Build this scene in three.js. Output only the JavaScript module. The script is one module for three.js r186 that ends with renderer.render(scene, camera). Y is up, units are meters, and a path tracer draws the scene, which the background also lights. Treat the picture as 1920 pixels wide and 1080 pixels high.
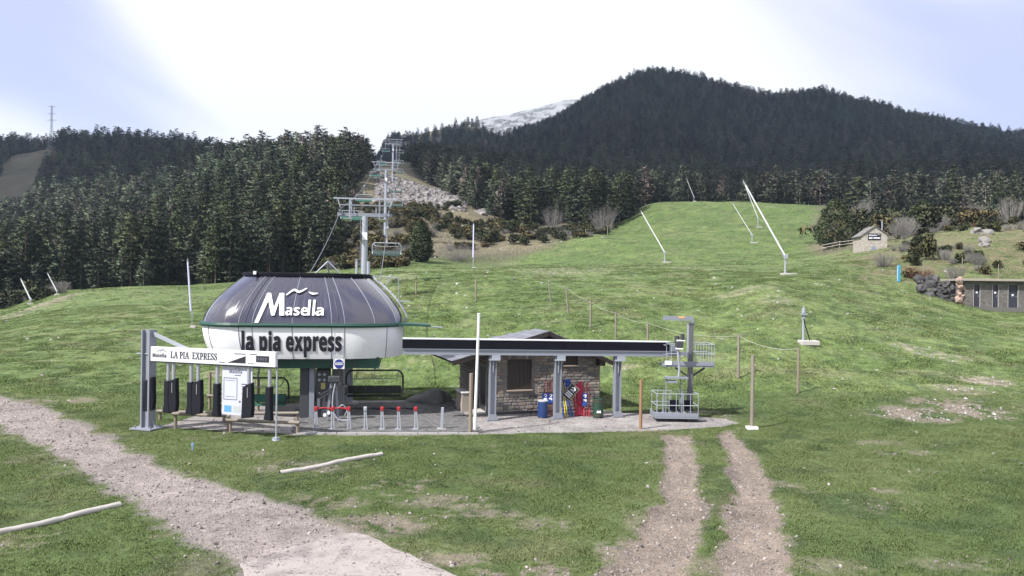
import * as THREE from 'three';
import { mergeGeometries, mergeVertices } from 'three/addons/utils/BufferGeometryUtils.js';
import { RoundedBoxGeometry } from 'three/addons/geometries/RoundedBoxGeometry.js';
import { TextGeometry } from 'three/addons/geometries/TextGeometry.js';
import { FontLoader } from 'three/addons/loaders/FontLoader.js';

// ---------------------------------------------------------------- camera, sky, sun, exposure
const F = 1371, EYE = 6.4, ROLL = 0.8 * Math.PI / 180;
const scene = new THREE.Scene();
const camera = new THREE.PerspectiveCamera(2 * Math.atan(540 / F) * 180 / Math.PI, 1920 / 1080, 0.5, 9000);
camera.position.set(0, EYE, 0);
camera.rotation.set(0, 0, ROLL);
camera.updateMatrixWorld();
const renderer = new THREE.WebGLRenderer({ antialias: true });
renderer.toneMapping = THREE.LinearToneMapping;
renderer.toneMappingExposure = 1.62;
renderer.shadowMap.enabled = true;

const SUN = new THREE.Vector3(-0.78, 0, 0.60).normalize().multiplyScalar(Math.cos(0.84)).setY(Math.sin(0.84));
const sun = new THREE.DirectionalLight(new THREE.Color(1.0, 0.965, 0.90), 5.0);
sun.position.copy(SUN).multiplyScalar(200).add(new THREE.Vector3(0, 0, -60));
sun.target.position.set(0, 0, -60);
sun.castShadow = true;
sun.shadow.radius = 1.0;
sun.shadow.mapSize.set(4096, 4096);
Object.assign(sun.shadow.camera, { left: -120, right: 120, top: 120, bottom: -120, near: 1, far: 600 });
scene.add(sun, sun.target);

// ---------------------------------------------------------------- random numbers and noise
function mulberry(a) { return () => { a |= 0; a = a + 0x6D2B79F5 | 0; let t = Math.imul(a ^ a >>> 15, 1 | a); t = t + Math.imul(t ^ t >>> 7, 61 | t) ^ t; return ((t ^ t >>> 14) >>> 0) / 4294967296; }; }
const NT = new Float32Array(65536); { const r = mulberry(77); for (let i = 0; i < 65536; i++) NT[i] = r(); }
function vn(x, y) {                                   // value noise, 0..1, repeats every 256
  const xi = Math.floor(x), yi = Math.floor(y); let fx = x - xi, fy = y - yi;
  fx = fx * fx * (3 - 2 * fx); fy = fy * fy * (3 - 2 * fy);
  const x0 = xi & 255, x1 = (xi + 1) & 255, y0 = (yi & 255) << 8, y1 = ((yi + 1) & 255) << 8;
  const a = NT[y0 + x0], b = NT[y0 + x1], c = NT[y1 + x0], d = NT[y1 + x1];
  return a + (b - a) * fx + (c - a + (a - b - c + d) * fx) * fy;
}
function fbm(x, y, n = 4) { let s = 0, a = 0.5, t = 0; for (let i = 0; i < n; i++) { s += a * vn(x + 17.3 * i, y - 9.1 * i); t += a; a *= 0.5; x *= 2.03; y *= 2.03; } return s / t; }
const clamp = (v, a = 0, b = 1) => v < a ? a : v > b ? b : v;
const sstep = (a, b, v) => { v = clamp((v - a) / (b - a)); return v * v * (3 - 2 * v); };
const lerp = (a, b, t) => a + (b - a) * t;

// ---------------------------------------------------------------- sky: high bright cloud with thinner lilac gaps, all the way round
{
  const w = 1024, h = 512, data = new Float32Array(w * h * 4);
  for (let j = 0; j < h; j++) for (let i = 0; i < w; i++) {
    const az = (i + 0.5) / w * 2 * Math.PI - Math.PI + Math.PI / 2, el = ((j + 0.5) / h - 0.5) * Math.PI;
    const cx = Math.cos(az), sx = Math.sin(az), e = Math.max(el, 0);
    const n = fbm(89.6 + 3.0 * cx, 99.4 + 3.0 * sx + 4.0 * e, 3) * 2 - 1, n2 = fbm(90 + 8 * cx, 20 + 8 * sx + 16 * e, 4) * 2 - 1;
    const k = sstep(-0.30, 0.42, 0.52 * Math.cos(3 * az - 0.10) + 0.9 * n + 0.3 * n2 + 0.27);
    const o = (j * w + i) * 4, up = el < 0 ? 0.45 : 1;
    data[o] = lerp(0.42, 0.75, k) * up; data[o + 1] = lerp(0.45, 0.75, k) * up; data[o + 2] = lerp(0.64, 0.77, k) * up; data[o + 3] = 1;
  }
  const t = new THREE.DataTexture(data, w, h, THREE.RGBAFormat, THREE.FloatType);
  t.mapping = THREE.EquirectangularReflectionMapping; t.magFilter = t.minFilter = THREE.LinearFilter; t.wrapS = THREE.RepeatWrapping; t.needsUpdate = true;
  scene.background = t; scene.environment = t;
}
scene.fog = new THREE.FogExp2(new THREE.Color(0.58, 0.76, 1.0), 0.00010);

// ---------------------------------------------------------------- from a place in the picture to a place in the world (used only to lay the site out)
const CR = Math.cos(ROLL), SR = Math.sin(ROLL);
function level(px, py) { const X = px - 960, Y = py - 540; return [X * CR + Y * SR, -X * SR + Y * CR]; }
function at(px, py, d) { const [X, Y] = level(px, py); return new THREE.Vector3(X / F * d, EYE - Y / F * d, -d); }
function toPx(x, y, z) { const d = -z, X = x / d * F, Y = (EYE - y) / d * F; return [960 + X * CR - Y * SR, 540 + X * SR + Y * CR]; }
function flat(px, py) { const [X, Y] = level(px, py), d = EYE * F / Y; return [X / F * d, -d]; }      // on the flat ground near the lift

// ---------------------------------------------------------------- terrain heights: profiles [distance, picture row] or [distance, null, height], column by column
const Z0 = [[0, null, 0], [38, null, 0]];
const COLS = [
  [-500, [...Z0, [60, null, 0.4], [90, null, 1], [140, null, 0], [250, 500], [400, 425], [600, 345], [800, 290], [1200, 340], [2400, 380]]],
  [0, [...Z0, [60, null, 0.4], [90, null, 0.9], [140, null, 0.2], [165, null, 1], [250, 500], [400, 420], [600, 340], [800, 284], [1200, 330], [2400, 380]]],
  [100, [...Z0, [60, null, 0.5], [90, null, 1.9], [140, 557], [165, null, 4], [250, 490], [400, 400], [600, 328], [800, 277], [1200, 330], [2400, 380]]],
  [200, [...Z0, [60, null, 0.5], [90, null, 2.2], [140, 542], [165, null, 4.6], [250, 480], [400, 385], [600, 318], [750, 281], [1200, 330], [2400, 380]]],
  [300, [...Z0, [60, null, 0.5], [90, null, 2.4], [145, 537], [168, null, 5.2], [240, 470], [400, 375], [550, 320], [700, 288], [1000, 330], [2400, 380]]],
  [400, [...Z0, [45, null, 0.1], [60, null, 0.6], [85, null, 2.2], [110, null, 3.9], [150, 533], [170, null, 6.0], [230, 445], [320, 352], [480, 328], [650, 294], [900, 330], [2400, 380]]],
  [500, [...Z0, [46, null, 0.1], [60, null, 1.0], [85, null, 3.0], [110, 545], [150, 522], [172, null, 8], [225, 435], [300, 330], [340, 312], [500, 330], [900, 350], [2400, 380]]],
  [600, [...Z0, [47, null, 0.0], [60, 640], [75, 575], [110, 532], [150, 514], [175, 508], [225, 425], [300, 312], [340, 316], [500, 340], [900, 350], [2400, 380]]],
  [680, [...Z0, [47, null, 0.0], [60, 630], [75, 565], [95, 530], [150, 505], [185, 460], [230, 392], [290, 322], [330, 318], [450, 330], [900, 345], [2400, 380]]],
  [720, [...Z0, [48, null, 0.0], [60, 622], [75, 560], [95, 517], [150, 494], [185, 447], [230, 390], [290, 342], [340, 312], [400, 303], [520, 306], [700, 312], [1100, 300], [1500, 268], [2400, 330]]],
  [800, [...Z0, [47, null, 0.1], [60, 618], [75, 556], [95, 514], [150, 500], [180, 465], [215, 415], [240, 385], [280, 362], [340, 345], [450, 322], [700, 310], [1100, 290], [1500, 250], [2400, 300]]],
  [880, [...Z0, [47, null, 0.1], [60, 616], [75, 554], [95, 513], [150, 504], [180, 470], [215, 425], [245, 397], [300, 378], [450, 345], [700, 310], [1100, 275], [1500, 240], [2400, 290]]],
  [960, [...Z0, [47, null, 0.1], [60, 613], [75, 552], [95, 512], [150, 500], [190, 455], [225, 420], [300, 392], [450, 352], [600, 322], [900, 288], [1300, 264], [1600, 270], [2400, 290]]],
  [1040, [...Z0, [46, null, 0.1], [60, 604], [75, 551], [95, 512], [150, 496], [200, 445], [228, 422], [300, 400], [450, 366], [600, 336], [900, 275], [1200, 236], [1500, 250], [2400, 290]]],
  [1140, [...Z0, [46, null, 0.2], [60, 602], [75, 552], [95, 512], [150, 494], [190, 450], [215, 430], [300, 402], [450, 372], [600, 340], [900, 250], [1200, 175], [1500, 215], [2400, 290]]],
  [1240, [...Z0, [46, null, 0.6], [60, 605], [75, 552], [95, 512], [144, 491], [200, 436], [260, 377], [300, 386], [420, 376], [600, 335], [900, 230], [1200, 146], [1500, 190], [2400, 290]]],
  [1340, [...Z0, [46, null, 0.9], [60, 612], [73, 555], [95, 514], [150, 487], [200, 432], [262, 379], [310, 388], [420, 376], [600, 335], [900, 250], [1200, 174], [1500, 220], [2400, 290]]],
  [1440, [[0, null, 0], [36, null, 0], [44, null, 1.0], [60, 590], [75, 530], [110, 508], [150, 482], [200, 432], [265, 381], [310, 388], [420, 376], [600, 340], [900, 265], [1200, 198], [1500, 240], [2400, 290]]],
  [1540, [[0, null, 0], [34, null, 0], [44, null, 0.9], [60, 600], [78, 535], [105, 492], [125, 482], [150, 470], [200, 428], [270, 386], [320, 388], [420, 372], [600, 340], [900, 265], [1200, 188], [1500, 235], [2400, 290]]],
  [1640, [[0, null, 0], [34, null, 0.1], [44, null, 1.0], [60, 612], [78, 550], [100, 492], [122, 463], [150, 450], [200, 430], [270, 402], [420, 362], [600, 335], [900, 270], [1200, 207], [1500, 260], [2400, 300]]],
  [1740, [[0, null, 0], [34, null, 0.1], [44, null, 1.1], [60, 622], [76, 566], [90, 508], [105, 468], [128, 438], [150, 440], [200, 428], [270, 400], [420, 360], [600, 330], [900, 275], [1200, 240], [1500, 280], [2400, 310]]],
  [1860, [[0, null, 0], [34, null, 0.2], [44, null, 1.1], [60, 632], [79, 578], [85, 532], [92, 505], [105, 455], [128, 421], [150, 424], [200, 420], [270, 395], [420, 352], [600, 325], [900, 285], [1200, 264], [1500, 290], [2400, 330]]],
  [2000, [[0, null, 0], [34, null, 0.2], [44, null, 1.1], [60, 640], [79, 584], [85, 540], [92, 505], [105, 450], [128, 415], [150, 420], [200, 420], [270, 395], [420, 352], [600, 325], [900, 295], [1200, 284], [1500, 310], [2400, 350]]],
  [2500, [[0, null, 0], [34, null, 0.2], [44, null, 1.1], [60, null, 2.4], [80, null, 4], [105, null, 12], [128, null, 17], [200, null, 20], [420, null, 60], [800, null, 140], [1200, null, 200], [2400, null, 250]]],
];
const UT = COLS.map(c => (c[0] - 960) / F), U0 = -1.05, U1 = 1.1, NU = 300, ND = 420, LD0 = Math.log(8), LD1 = Math.log(2400);
const HT = new Float32Array(NU * ND);
{
  const prof = COLS.map(([px, pts]) => pts.map(([d, py, h]) => [d, py === null ? h : EYE - level(px, py)[1] / F * d]));
  const cubic = (p, x, i, X, Y) => {                       // monotone-ish hermite
    const n = p.length; if (x <= X(0)) return Y(0); if (x >= X(n - 1)) return Y(n - 1);
    while (x > X(i + 1)) i++;
    const h = X(i + 1) - X(i), s = (Y(i + 1) - Y(i)) / h, sl = k => k <= 0 || k >= n - 1 ? 0 : (() => { const a = (Y(k) - Y(k - 1)) / (X(k) - X(k - 1)), b = (Y(k + 1) - Y(k)) / (X(k + 1) - X(k)); return a * b <= 0 ? 0 : 2 * a * b / (a + b); })();
    const m0 = i === 0 ? 0 : sl(i), m1 = i + 1 === n - 1 ? s : sl(i + 1), t = (x - X(i)) / h, t2 = t * t, t3 = t2 * t;
    return (2 * t3 - 3 * t2 + 1) * Y(i) + (t3 - 2 * t2 + t) * h * m0 + (-2 * t3 + 3 * t2) * Y(i + 1) + (t3 - t2) * h * m1;
  };
  const per = prof.map(p => { const a = new Float32Array(ND); for (let j = 0; j < ND; j++) a[j] = cubic(p, Math.exp(lerp(LD0, LD1, j / (ND - 1))), 0, k => p[k][0], k => p[k][1]); return a; });
  const raw = new Float32Array(NU * ND);
  for (let i = 0; i < NU; i++) { const u = lerp(U0, U1, i / (NU - 1)); for (let j = 0; j < ND; j++) raw[j * NU + i] = cubic(UT, u, 0, k => UT[k], k => per[k][j]); }
  for (let j = 0; j < ND; j++) for (let i = 0; i < NU; i++) {   // soften the creases between the profiles
    let s = 0, w = 0; for (let b = -2; b <= 2; b++) for (let a = -3; a <= 3; a++) { const ii = clamp(i + a, 0, NU - 1), jj = clamp(j + b, 0, ND - 1), k = Math.exp(-a * a / 5 - b * b / 2.5); s += raw[jj * NU + ii] * k; w += k; }
    HT[j * NU + i] = s / w;
  }
}
function baseH(x, z) {
  const d = -z; if (d < 8.01) return 0;
  const fi = clamp((x / d - U0) / (U1 - U0), 0, 0.99999) * (NU - 1), fj = clamp((Math.log(d) - LD0) / (LD1 - LD0), 0, 0.99999) * (ND - 1);
  const i = fi | 0, j = fj | 0, a = fi - i, b = fj - j, o = j * NU + i;
  return (HT[o] * (1 - a) + HT[o + 1] * a) * (1 - b) + (HT[o + NU] * (1 - a) + HT[o + NU + 1] * a) * b;
}
function H(x, z) {                                          // the ground with its unevenness
  const d = -z; let h = baseH(x, z);
  const rough = sstep(43, 52, d);
  h += 0.05 * (fbm(x * 0.45, z * 0.45, 3) - 0.5) * (0.35 + 2.2 * rough);
  if (d > 60) h += (fbm(x * 0.05 + 3, z * 0.05, 3) - 0.5) * Math.min(1.6, (d - 60) * 0.02) * sstep(60, 120, d);
  if (d > 300) h += (fbm(x * 0.011 + 3, z * 0.011, 4) - 0.5) * Math.min(26, (d - 300) * 0.05);
  return h;
}
function onGround(px, d) { let x = (px - 960) / F * d; for (let k = 0; k < 4; k++) { const y = H(x, -d), p = toPx(x, y, -d); x += (px - p[0]) / F * d; } return new THREE.Vector3(x, H(x, -d), -d); }
function hit(px, py, d0 = 12) {                             // where that line of sight meets the ground
  let d = d0, last = d0; for (; d < 2300; d *= 1.004) { const p = at(px, py, d); if (p.y <= H(p.x, p.z)) break; last = d; }
  for (let k = 0; k < 12; k++) { const m = (last + d) / 2, p = at(px, py, m); if (p.y <= H(p.x, p.z)) d = m; else last = m; }
  const p = at(px, py, d); p.y = H(p.x, p.z); return p;
}

// ---------------------------------------------------------------- building helpers
const used = {};
const numbered = n => { const k = used[n] = (used[n] ?? -1) + 1; return k ? n + '_' + String(k).padStart(3, '0') : n; };
function shade(o) { o.castShadow = o.receiveShadow = true; return o; }
function thing(name, label, category, pos = [0, 0, 0], turn = 0, group) {
  const o = new THREE.Group(); o.name = numbered(name); o.userData = { label, category }; if (group) o.userData.group = group;
  if (pos.isVector3) o.position.copy(pos); else o.position.set(...pos); o.rotation.y = turn; scene.add(o); return o;
}
const strip = g => { g = g.index ? g.toNonIndexed() : g; for (const k of Object.keys(g.attributes)) if (!['position', 'normal', 'uv'].includes(k)) g.deleteAttribute(k); if (!g.attributes.uv) g.setAttribute('uv', new THREE.BufferAttribute(new Float32Array(g.attributes.position.count * 2), 2)); return g; };
const join = gs => Array.isArray(gs) ? (gs.length === 1 ? gs[0] : mergeGeometries(gs.map(strip))) : gs;
function part(parent, name, gs, mat, label) { const m = shade(new THREE.Mesh(join(gs), mat)); m.name = name; if (label) m.userData.label = label; parent.add(m); return m; }
function solo(name, gs, mat, label, category, pos, turn = 0, group) { const m = shade(new THREE.Mesh(join(gs), mat)); m.name = numbered(name); m.userData = { label, category }; if (group) m.userData.group = group; if (pos) { if (pos.isVector3) m.position.copy(pos); else m.position.set(...pos); } m.rotation.y = turn; scene.add(m); return m; }
function setting(name, g, mat, kind = 'structure') { const m = shade(new THREE.Mesh(g, mat)); m.name = name; m.userData = { kind, label: name.replace(/_/g, ' ') }; scene.add(m); return m; }
const V = (x, y, z) => new THREE.Vector3(x, y, z);
function box(w, h, d, x = 0, y = 0, z = 0, ry = 0, rz = 0, rx = 0) { const g = new THREE.BoxGeometry(w, h, d); if (rx) g.rotateX(rx); if (rz) g.rotateZ(rz); if (ry) g.rotateY(ry); return g.translate(x, y, z); }
function rbox(w, h, d, r, x = 0, y = 0, z = 0) { return new RoundedBoxGeometry(w, h, d, 2, r).translate(x, y, z); }
function cyl(r0, r1, h, x = 0, y = 0, z = 0, n = 14) { return new THREE.CylinderGeometry(r1, r0, h, n).translate(x, y + h / 2, z); }      // stands on y
function rod(a, b, r, n = 8, r2 = r) { a = a.isVector3 ? a : V(...a); b = b.isVector3 ? b : V(...b); const l = a.distanceTo(b), g = new THREE.CylinderGeometry(r2, r, l, n); g.translate(0, l / 2, 0); return g.applyQuaternion(new THREE.Quaternion().setFromUnitVectors(V(0, 1, 0), b.clone().sub(a).normalize())).translate(a.x, a.y, a.z); }
function beam(a, b, w, h) { a = a.isVector3 ? a : V(...a); b = b.isVector3 ? b : V(...b); const l = a.distanceTo(b), g = new THREE.BoxGeometry(w, h, l), m = new THREE.Matrix4().lookAt(a, b, V(0, 1, 0.001)); return g.applyMatrix4(m).translate((a.x + b.x) / 2, (a.y + b.y) / 2, (a.z + b.z) / 2); }
function tube(pts, r, n = 40, k = 6) { return new THREE.TubeGeometry(new THREE.CatmullRomCurve3(pts.map(p => p.isVector3 ? p : V(...p))), n, r, k); }
function plate(shape, t, bevel = 0) { return new THREE.ExtrudeGeometry(shape, { depth: t, bevelEnabled: bevel > 0, bevelSize: bevel, bevelThickness: bevel, bevelSegments: 1, curveSegments: 10 }); }
function poly(pts) { const s = new THREE.Shape(); pts.forEach(([x, y], i) => i ? s.lineTo(x, y) : s.moveTo(x, y)); s.closePath(); return s; }
const lin = (r, g, b) => new THREE.Color().setRGB(r, g, b);
function mat(c, rough = 0.8, metal = 0, more = {}) { return new THREE.MeshStandardMaterial({ color: Array.isArray(c) ? lin(...c) : new THREE.Color(c), roughness: rough, metalness: metal, side: THREE.DoubleSide, ...more }); }
function grain(size, fn, srgb = true) { const d = new Uint8Array(size * size * 4); for (let j = 0; j < size; j++) for (let i = 0; i < size; i++) { const c = fn(i, j), o = (j * size + i) * 4; d[o] = c[0]; d[o + 1] = c[1]; d[o + 2] = c[2]; d[o + 3] = 255; } const t = new THREE.DataTexture(d, size, size); t.wrapS = t.wrapT = THREE.RepeatWrapping; t.magFilter = THREE.LinearFilter; t.minFilter = THREE.LinearMipmapLinearFilter; t.generateMipmaps = true; if (srgb) t.colorSpace = THREE.SRGBColorSpace; t.needsUpdate = true; return t; }
const enc = v => { v = clamp(v); return 255 * (v <= 0.0031308 ? 12.92 * v : 1.055 * Math.pow(v, 1 / 2.4) - 0.055); };
function tileN(i, j, s, f) { return vn(i / s * f, j / s * f); }
const steelTex = grain(256, (i, j) => { const v = 0.82 + 0.18 * fbm(i / 256 * 16, j / 256 * 16, 3) + 0.05 * (vn(i * 0.9, j * 0.9) - 0.5); return [enc(v), enc(v), enc(v)]; });
const M = {
  steel: mat([0.27, 0.29, 0.345], 0.55, 0.2, { map: steelTex }), zinc: mat([0.40, 0.425, 0.49], 0.5, 0.3, { map: steelTex }), darkSteel: mat([0.06, 0.065, 0.075], 0.5, 0.3), rope: mat([0.16, 0.16, 0.19], 0.6, 0.3),
  white: mat([0.78, 0.79, 0.82], 0.42), green: mat([0.012, 0.06, 0.045], 0.45), black: new THREE.MeshPhysicalMaterial({ color: lin(0.006, 0.006, 0.012), roughness: 0.7, specularIntensity: 0.35, side: THREE.DoubleSide }), ink: mat([0.012, 0.012, 0.022], 0.6),
  glass: new THREE.MeshPhysicalMaterial({ color: lin(0.030, 0.029, 0.052), roughness: 0.5, metalness: 0, ior: 1.75, clearcoat: 1, clearcoatRoughness: 0.06, side: THREE.DoubleSide }),
  alu: mat([0.42, 0.43, 0.48], 0.45, 0.5), red: mat([0.33, 0.016, 0.026], 0.55), blue: mat([0.02, 0.06, 0.28], 0.5), cover: new THREE.MeshPhysicalMaterial({ color: lin(0.008, 0.009, 0.016), roughness: 0.75, specularIntensity: 0.5, side: THREE.DoubleSide }), yellow: mat([0.6, 0.5, 0.03], 0.5), orange: mat([0.55, 0.16, 0.03], 0.5),
  chairGreen: mat([0.02, 0.12, 0.09], 0.6), concrete: mat([0.42, 0.40, 0.39], 0.9), conc2: mat([0.34, 0.33, 0.33], 0.92), bin: mat([0.02, 0.055, 0.035], 0.45), teal: mat([0.03, 0.3, 0.42], 0.5),
};
const woodTex = grain(256, (i, j) => { const g = fbm(i / 256 * 40, j / 256 * 3, 4), k = 0.55 + 0.7 * g + 0.12 * (vn(i * 1.3, j * 0.1) - 0.5); return [enc(0.30 * k), enc(0.235 * k), enc(0.17 * k)]; });
M.wood = mat([0.80, 0.84, 0.92], 0.85, 0, { map: woodTex }); M.woodGrey = mat([0.80, 0.90, 1.05], 0.88, 0, { map: woodTex }); M.woodDark = mat([0.16, 0.14, 0.14], 0.7, 0, { map: woodTex });
// ---------------------------------------------------------------- the ground: meadow, gravel path, wheel ruts, hillside, mountain
const PL = pts => pts.map(([a, b]) => flat(a, b));
function area(pts) { const p = pts, xs = p.map(q => q[0]), zs = p.map(q => q[1]); return { p, x0: Math.min(...xs) - 2.5, x1: Math.max(...xs) + 2.5, z0: Math.min(...zs) - 2.5, z1: Math.max(...zs) + 2.5 }; }
function sdist(A, x, z) {                                   // signed distance, negative inside
  if (x < A.x0 || x > A.x1 || z < A.z0 || z > A.z1) return 2.5;
  let best = 1e9, inside = false; const p = A.p;
  for (let i = 0, j = p.length - 1; i < p.length; j = i++) {
    const ax = p[j][0], az = p[j][1], bx = p[i][0], bz = p[i][1], ex = bx - ax, ez = bz - az;
    const t = clamp(((x - ax) * ex + (z - az) * ez) / (ex * ex + ez * ez)), dx = x - ax - t * ex, dz = z - az - t * ez;
    best = Math.min(best, dx * dx + dz * dz);
    if ((az > z) !== (bz > z) && x < (bx - ax) * (z - az) / (bz - az) + ax) inside = !inside;
  }
  return inside ? -Math.sqrt(best) : Math.sqrt(best);
}
const PATH = area(PL([[-320, 705], [-60, 728], [100, 768], [200, 818], [300, 872], [400, 903], [520, 942], [640, 985], [720, 1020], [900, 1110], [1100, 1240], [420, 1180], [450, 1068], [380, 1022], [290, 968], [200, 908], [60, 832], [-60, 778], [-320, 745]]));
const RUT1 = area(PL([[1243, 814], [1240, 870], [1242, 930], [1195, 1000], [1130, 1100], [1040, 1260], [1230, 1260], [1292, 1080], [1310, 1000], [1314, 930], [1310, 870], [1298, 814]]));
const RUT2 = area(PL([[1342, 810], [1366, 870], [1372, 940], [1366, 990], [1335, 1090], [1290, 1250], [1540, 1250], [1495, 1080], [1466, 1000], [1455, 925], [1420, 862], [1374, 808]]));
const PAVE = area(PL([[300, 801], [430, 808], [560, 815], [720, 816], [900, 814], [1120, 810], [1260, 806], [1345, 800], [1385, 794], [1360, 786], [1290, 780], [1160, 774], [1130, 770], [1040, 758], [930, 752], [850, 748], [775, 750], [640, 752], [420, 764]]));
const BRICK = area(PL([[548, 813], [720, 814], [880, 812], [905, 808], [858, 768], [850, 752], [775, 753], [640, 757], [552, 770]]));
const SLAB = PL([[452, 1062], [560, 1028], [640, 1006], [668, 1005], [690, 1010], [852, 1084], [1000, 1160], [1160, 1250], [560, 1250], [470, 1100]]);
const SLABA = area(SLAB);
const PATCH = [[735, 915, 60, 16, .9], [560, 880, 90, 16, .55], [700, 985, 120, 22, .75], [850, 940, 120, 14, .6], [900, 965, 90, 10, .65], [1020, 985, 60, 14, .5], [620, 940, 80, 14, .6], [1000, 1070, 120, 16, .8], [860, 1050, 90, 14, .7], [1175, 1040, 60, 30, .8], [1330, 1060, 60, 18, .6], [1560, 1060, 80, 18, .45],
  [1690, 852, 60, 6, .55], [1650, 835, 50, 7, .4], [1660, 922, 30, 6, .5], [100, 752, 80, 8, .7], [240, 880, 60, 10, .4], [130, 890, 40, 10, .3], [1800, 1060, 120, 14, .35], [1210, 985, 40, 30, .5], [960, 850, 60, 5, .4], [1220, 805, 40, 5, .5], [480, 850, 30, 5, .45], [330, 985, 30, 25, .7], [400, 1050, 60, 25, .35]]
  .map(([px, py, rx, ry, s]) => { const [x, z] = flat(px, py), z2 = flat(px, py - ry)[1]; return [x, z, rx / F * -z, z - z2, s]; });
const HILLPATCH = [[1700, 775, 80, 14, 1], [1780, 760, 70, 18, .95], [1840, 775, 60, 14, .85], [1740, 785, 60, 10, .8], [1850, 715, 50, 10, .75], [1790, 730, 60, 10, .6], [1730, 660, 40, 9, .6], [1700, 650, 30, 6, .5], [1780, 670, 40, 9, .45], [400, 702, 30, 9, .6], [440, 720, 60, 8, .45], [390, 735, 40, 5, .4], [1400, 545, 60, 6, .45], [1440, 560, 50, 10, .4], [700, 530, 90, 8, .3], [30, 590, 70, 8, .7], [920, 500, 60, 5, .3], [1240, 500, 120, 5, .35], [1050, 503, 100, 4, .35], [740, 690, 80, 12, .4], [1150, 690, 60, 6, .5], [1330, 780, 50, 12, .5]];
let hillPatch = [];
function surf(x, z) {                                       // what covers the near ground: grass cover 0..1, kind of bare soil, its strength
  const n = fbm(x * 0.9 + 40, z * 0.9, 4) - 0.5, n2 = vn(x * 6.1, z * 6.1) - 0.5, n3 = vn(x * 17, z * 17) - 0.5, e = n * 1.7 + n2 * 0.35 + n3 * 0.22;
  const sp = sdist(PATH, x, z), s1 = sdist(RUT1, x, z), s2 = sdist(RUT2, x, z), sv = sdist(PAVE, x, z), sr = Math.min(s1, s2);
  const path = sstep(0.3, -0.3, sp + e * 0.8), rut = sstep(0.16, -0.16, sr + e * 0.42 + (z > -22 ? -0.1 : 0)), pave = sstep(0.18, -0.1, sv + e * 0.25);
  let bare = 0.42 * sstep(1.6, 0, sp) * sstep(-0.02, 0.3, n + 0.4 * n2);
  for (const q of PATCH) { const dx = (x - q[0]) / q[2], dz = (z - q[1]) / q[3], r = dx * dx + dz * dz; if (r < 3) bare = Math.max(bare, Math.min(1, q[4] * 1.15) * sstep(1.6, 0.2, r) * sstep(-0.12, 0.12, n * 1.7 + n2 * 0.7 + n3 * 0.3 + 0.08)); }
  bare = Math.max(bare, 0.5 * sstep(0.2, 0.34, fbm(x * 0.33 + 9, z * 0.5, 4) - 0.5 + 0.25 * n2));
  return { path, rut, pave, bare, n, n2, n3, soil: Math.max(path, rut, pave, bare) };
}
const GRASS = { a: [0.084, 0.124, 0.034], b: [0.108, 0.146, 0.046], c: [0.058, 0.092, 0.028], dry: [0.185, 0.17, 0.10] };
function grassColor(x, z, out) {
  const n = fbm(x * 0.12 + 5, z * 0.16 + 8, 4), m = fbm(x * 0.8, z * 0.8 + 31, 3), k = sstep(0.42, 0.66, n), c = sstep(0.5, 0.75, m), y = sstep(0.55, 0.8, fbm(x * 0.3 + 70, z * 0.45, 4)) * 0.55;
  for (let i = 0; i < 3; i++) { let v = lerp(GRASS.a[i], GRASS.b[i], k); v = lerp(v, GRASS.c[i], c * 0.85); out[i] = lerp(v, GRASS.dry[i], y * 0.6); }
  return out;
}
function nearTexture(n, x0, x1, zn, zf, fn) {               // x across, v from near (0) to far (1)
  const d = new Uint8Array(n * n * 4), c = [0, 0, 0];
  for (let j = 0; j < n; j++) { const z = lerp(zn, zf, (j + 0.5) / n); for (let i = 0; i < n; i++) { fn(lerp(x0, x1, (i + 0.5) / n), z, c, i, j); const o = (j * n + i) * 4; d[o] = enc(c[0]); d[o + 1] = enc(c[1]); d[o + 2] = enc(c[2]); d[o + 3] = 255; } }
  const t = new THREE.DataTexture(d, n, n); t.magFilter = THREE.LinearFilter; t.colorSpace = THREE.SRGBColorSpace; t.needsUpdate = true;
  t.wrapS = t.wrapT = THREE.ClampToEdgeWrapping; return t;
}
hillPatch = HILLPATCH.map(([px, py, rx, ry, s]) => { const a = hit(px, py), b = hit(px, py - ry), c = hit(px, py + ry); return [a.x, a.z, rx / F * -a.z, Math.max(0.5, (c.z - b.z) / 2), s]; });
for (const q of hillPatch) if (q[1] > -46) PATCH.push(q);
const X1 = 36, ZN = -9, ZF = -42;
const tex1 = nearTexture(2048, -X1, X1, ZN, ZF, (x, z, c) => {
  const s = surf(x, z); grassColor(x, z, c);
  const hf = NT[((x * 91 | 0) * 197 + (z * 83 | 0) * 61) & 65535], g = 0.66 + 0.4 * s.n3 + 0.35 * s.n2 + 0.6 * hf;
  for (let i = 0; i < 3; i++) c[i] *= g;
  const mix = (k, r, gg, b) => { const v = 0.74 + 0.75 * s.n + 0.3 * s.n2 + 0.25 * s.n3 + 0.5 * (hf - 0.25); c[0] = lerp(c[0], r * v, k); c[1] = lerp(c[1], gg * v, k); c[2] = lerp(c[2], b * v, k); };
  if (s.bare > 0) mix(s.bare * 0.9, 0.20, 0.158, 0.125);
  if (s.rut > 0) mix(s.rut, 0.245, 0.195, 0.162);
  if (s.path > 0) mix(s.path, 0.315, 0.272, 0.258);
  if (s.pave > 0) mix(s.pave, 0.33, 0.305, 0.30);
  if (s.soil > 0.3 && hf > 0.93) { const k = 0.35 * s.soil; for (let i = 0; i < 3; i++) c[i] = lerp(c[i], 0.42, k); }
});
const gravelBump = grain(512, (i, j) => { const v = 255 * (0.5 * vn(i / 4, j / 4) + 0.3 * vn(i / 2 + 9, j / 2) + 0.2 * vn(i / 9, j / 9)); return [v, v, v]; }, false);
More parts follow.
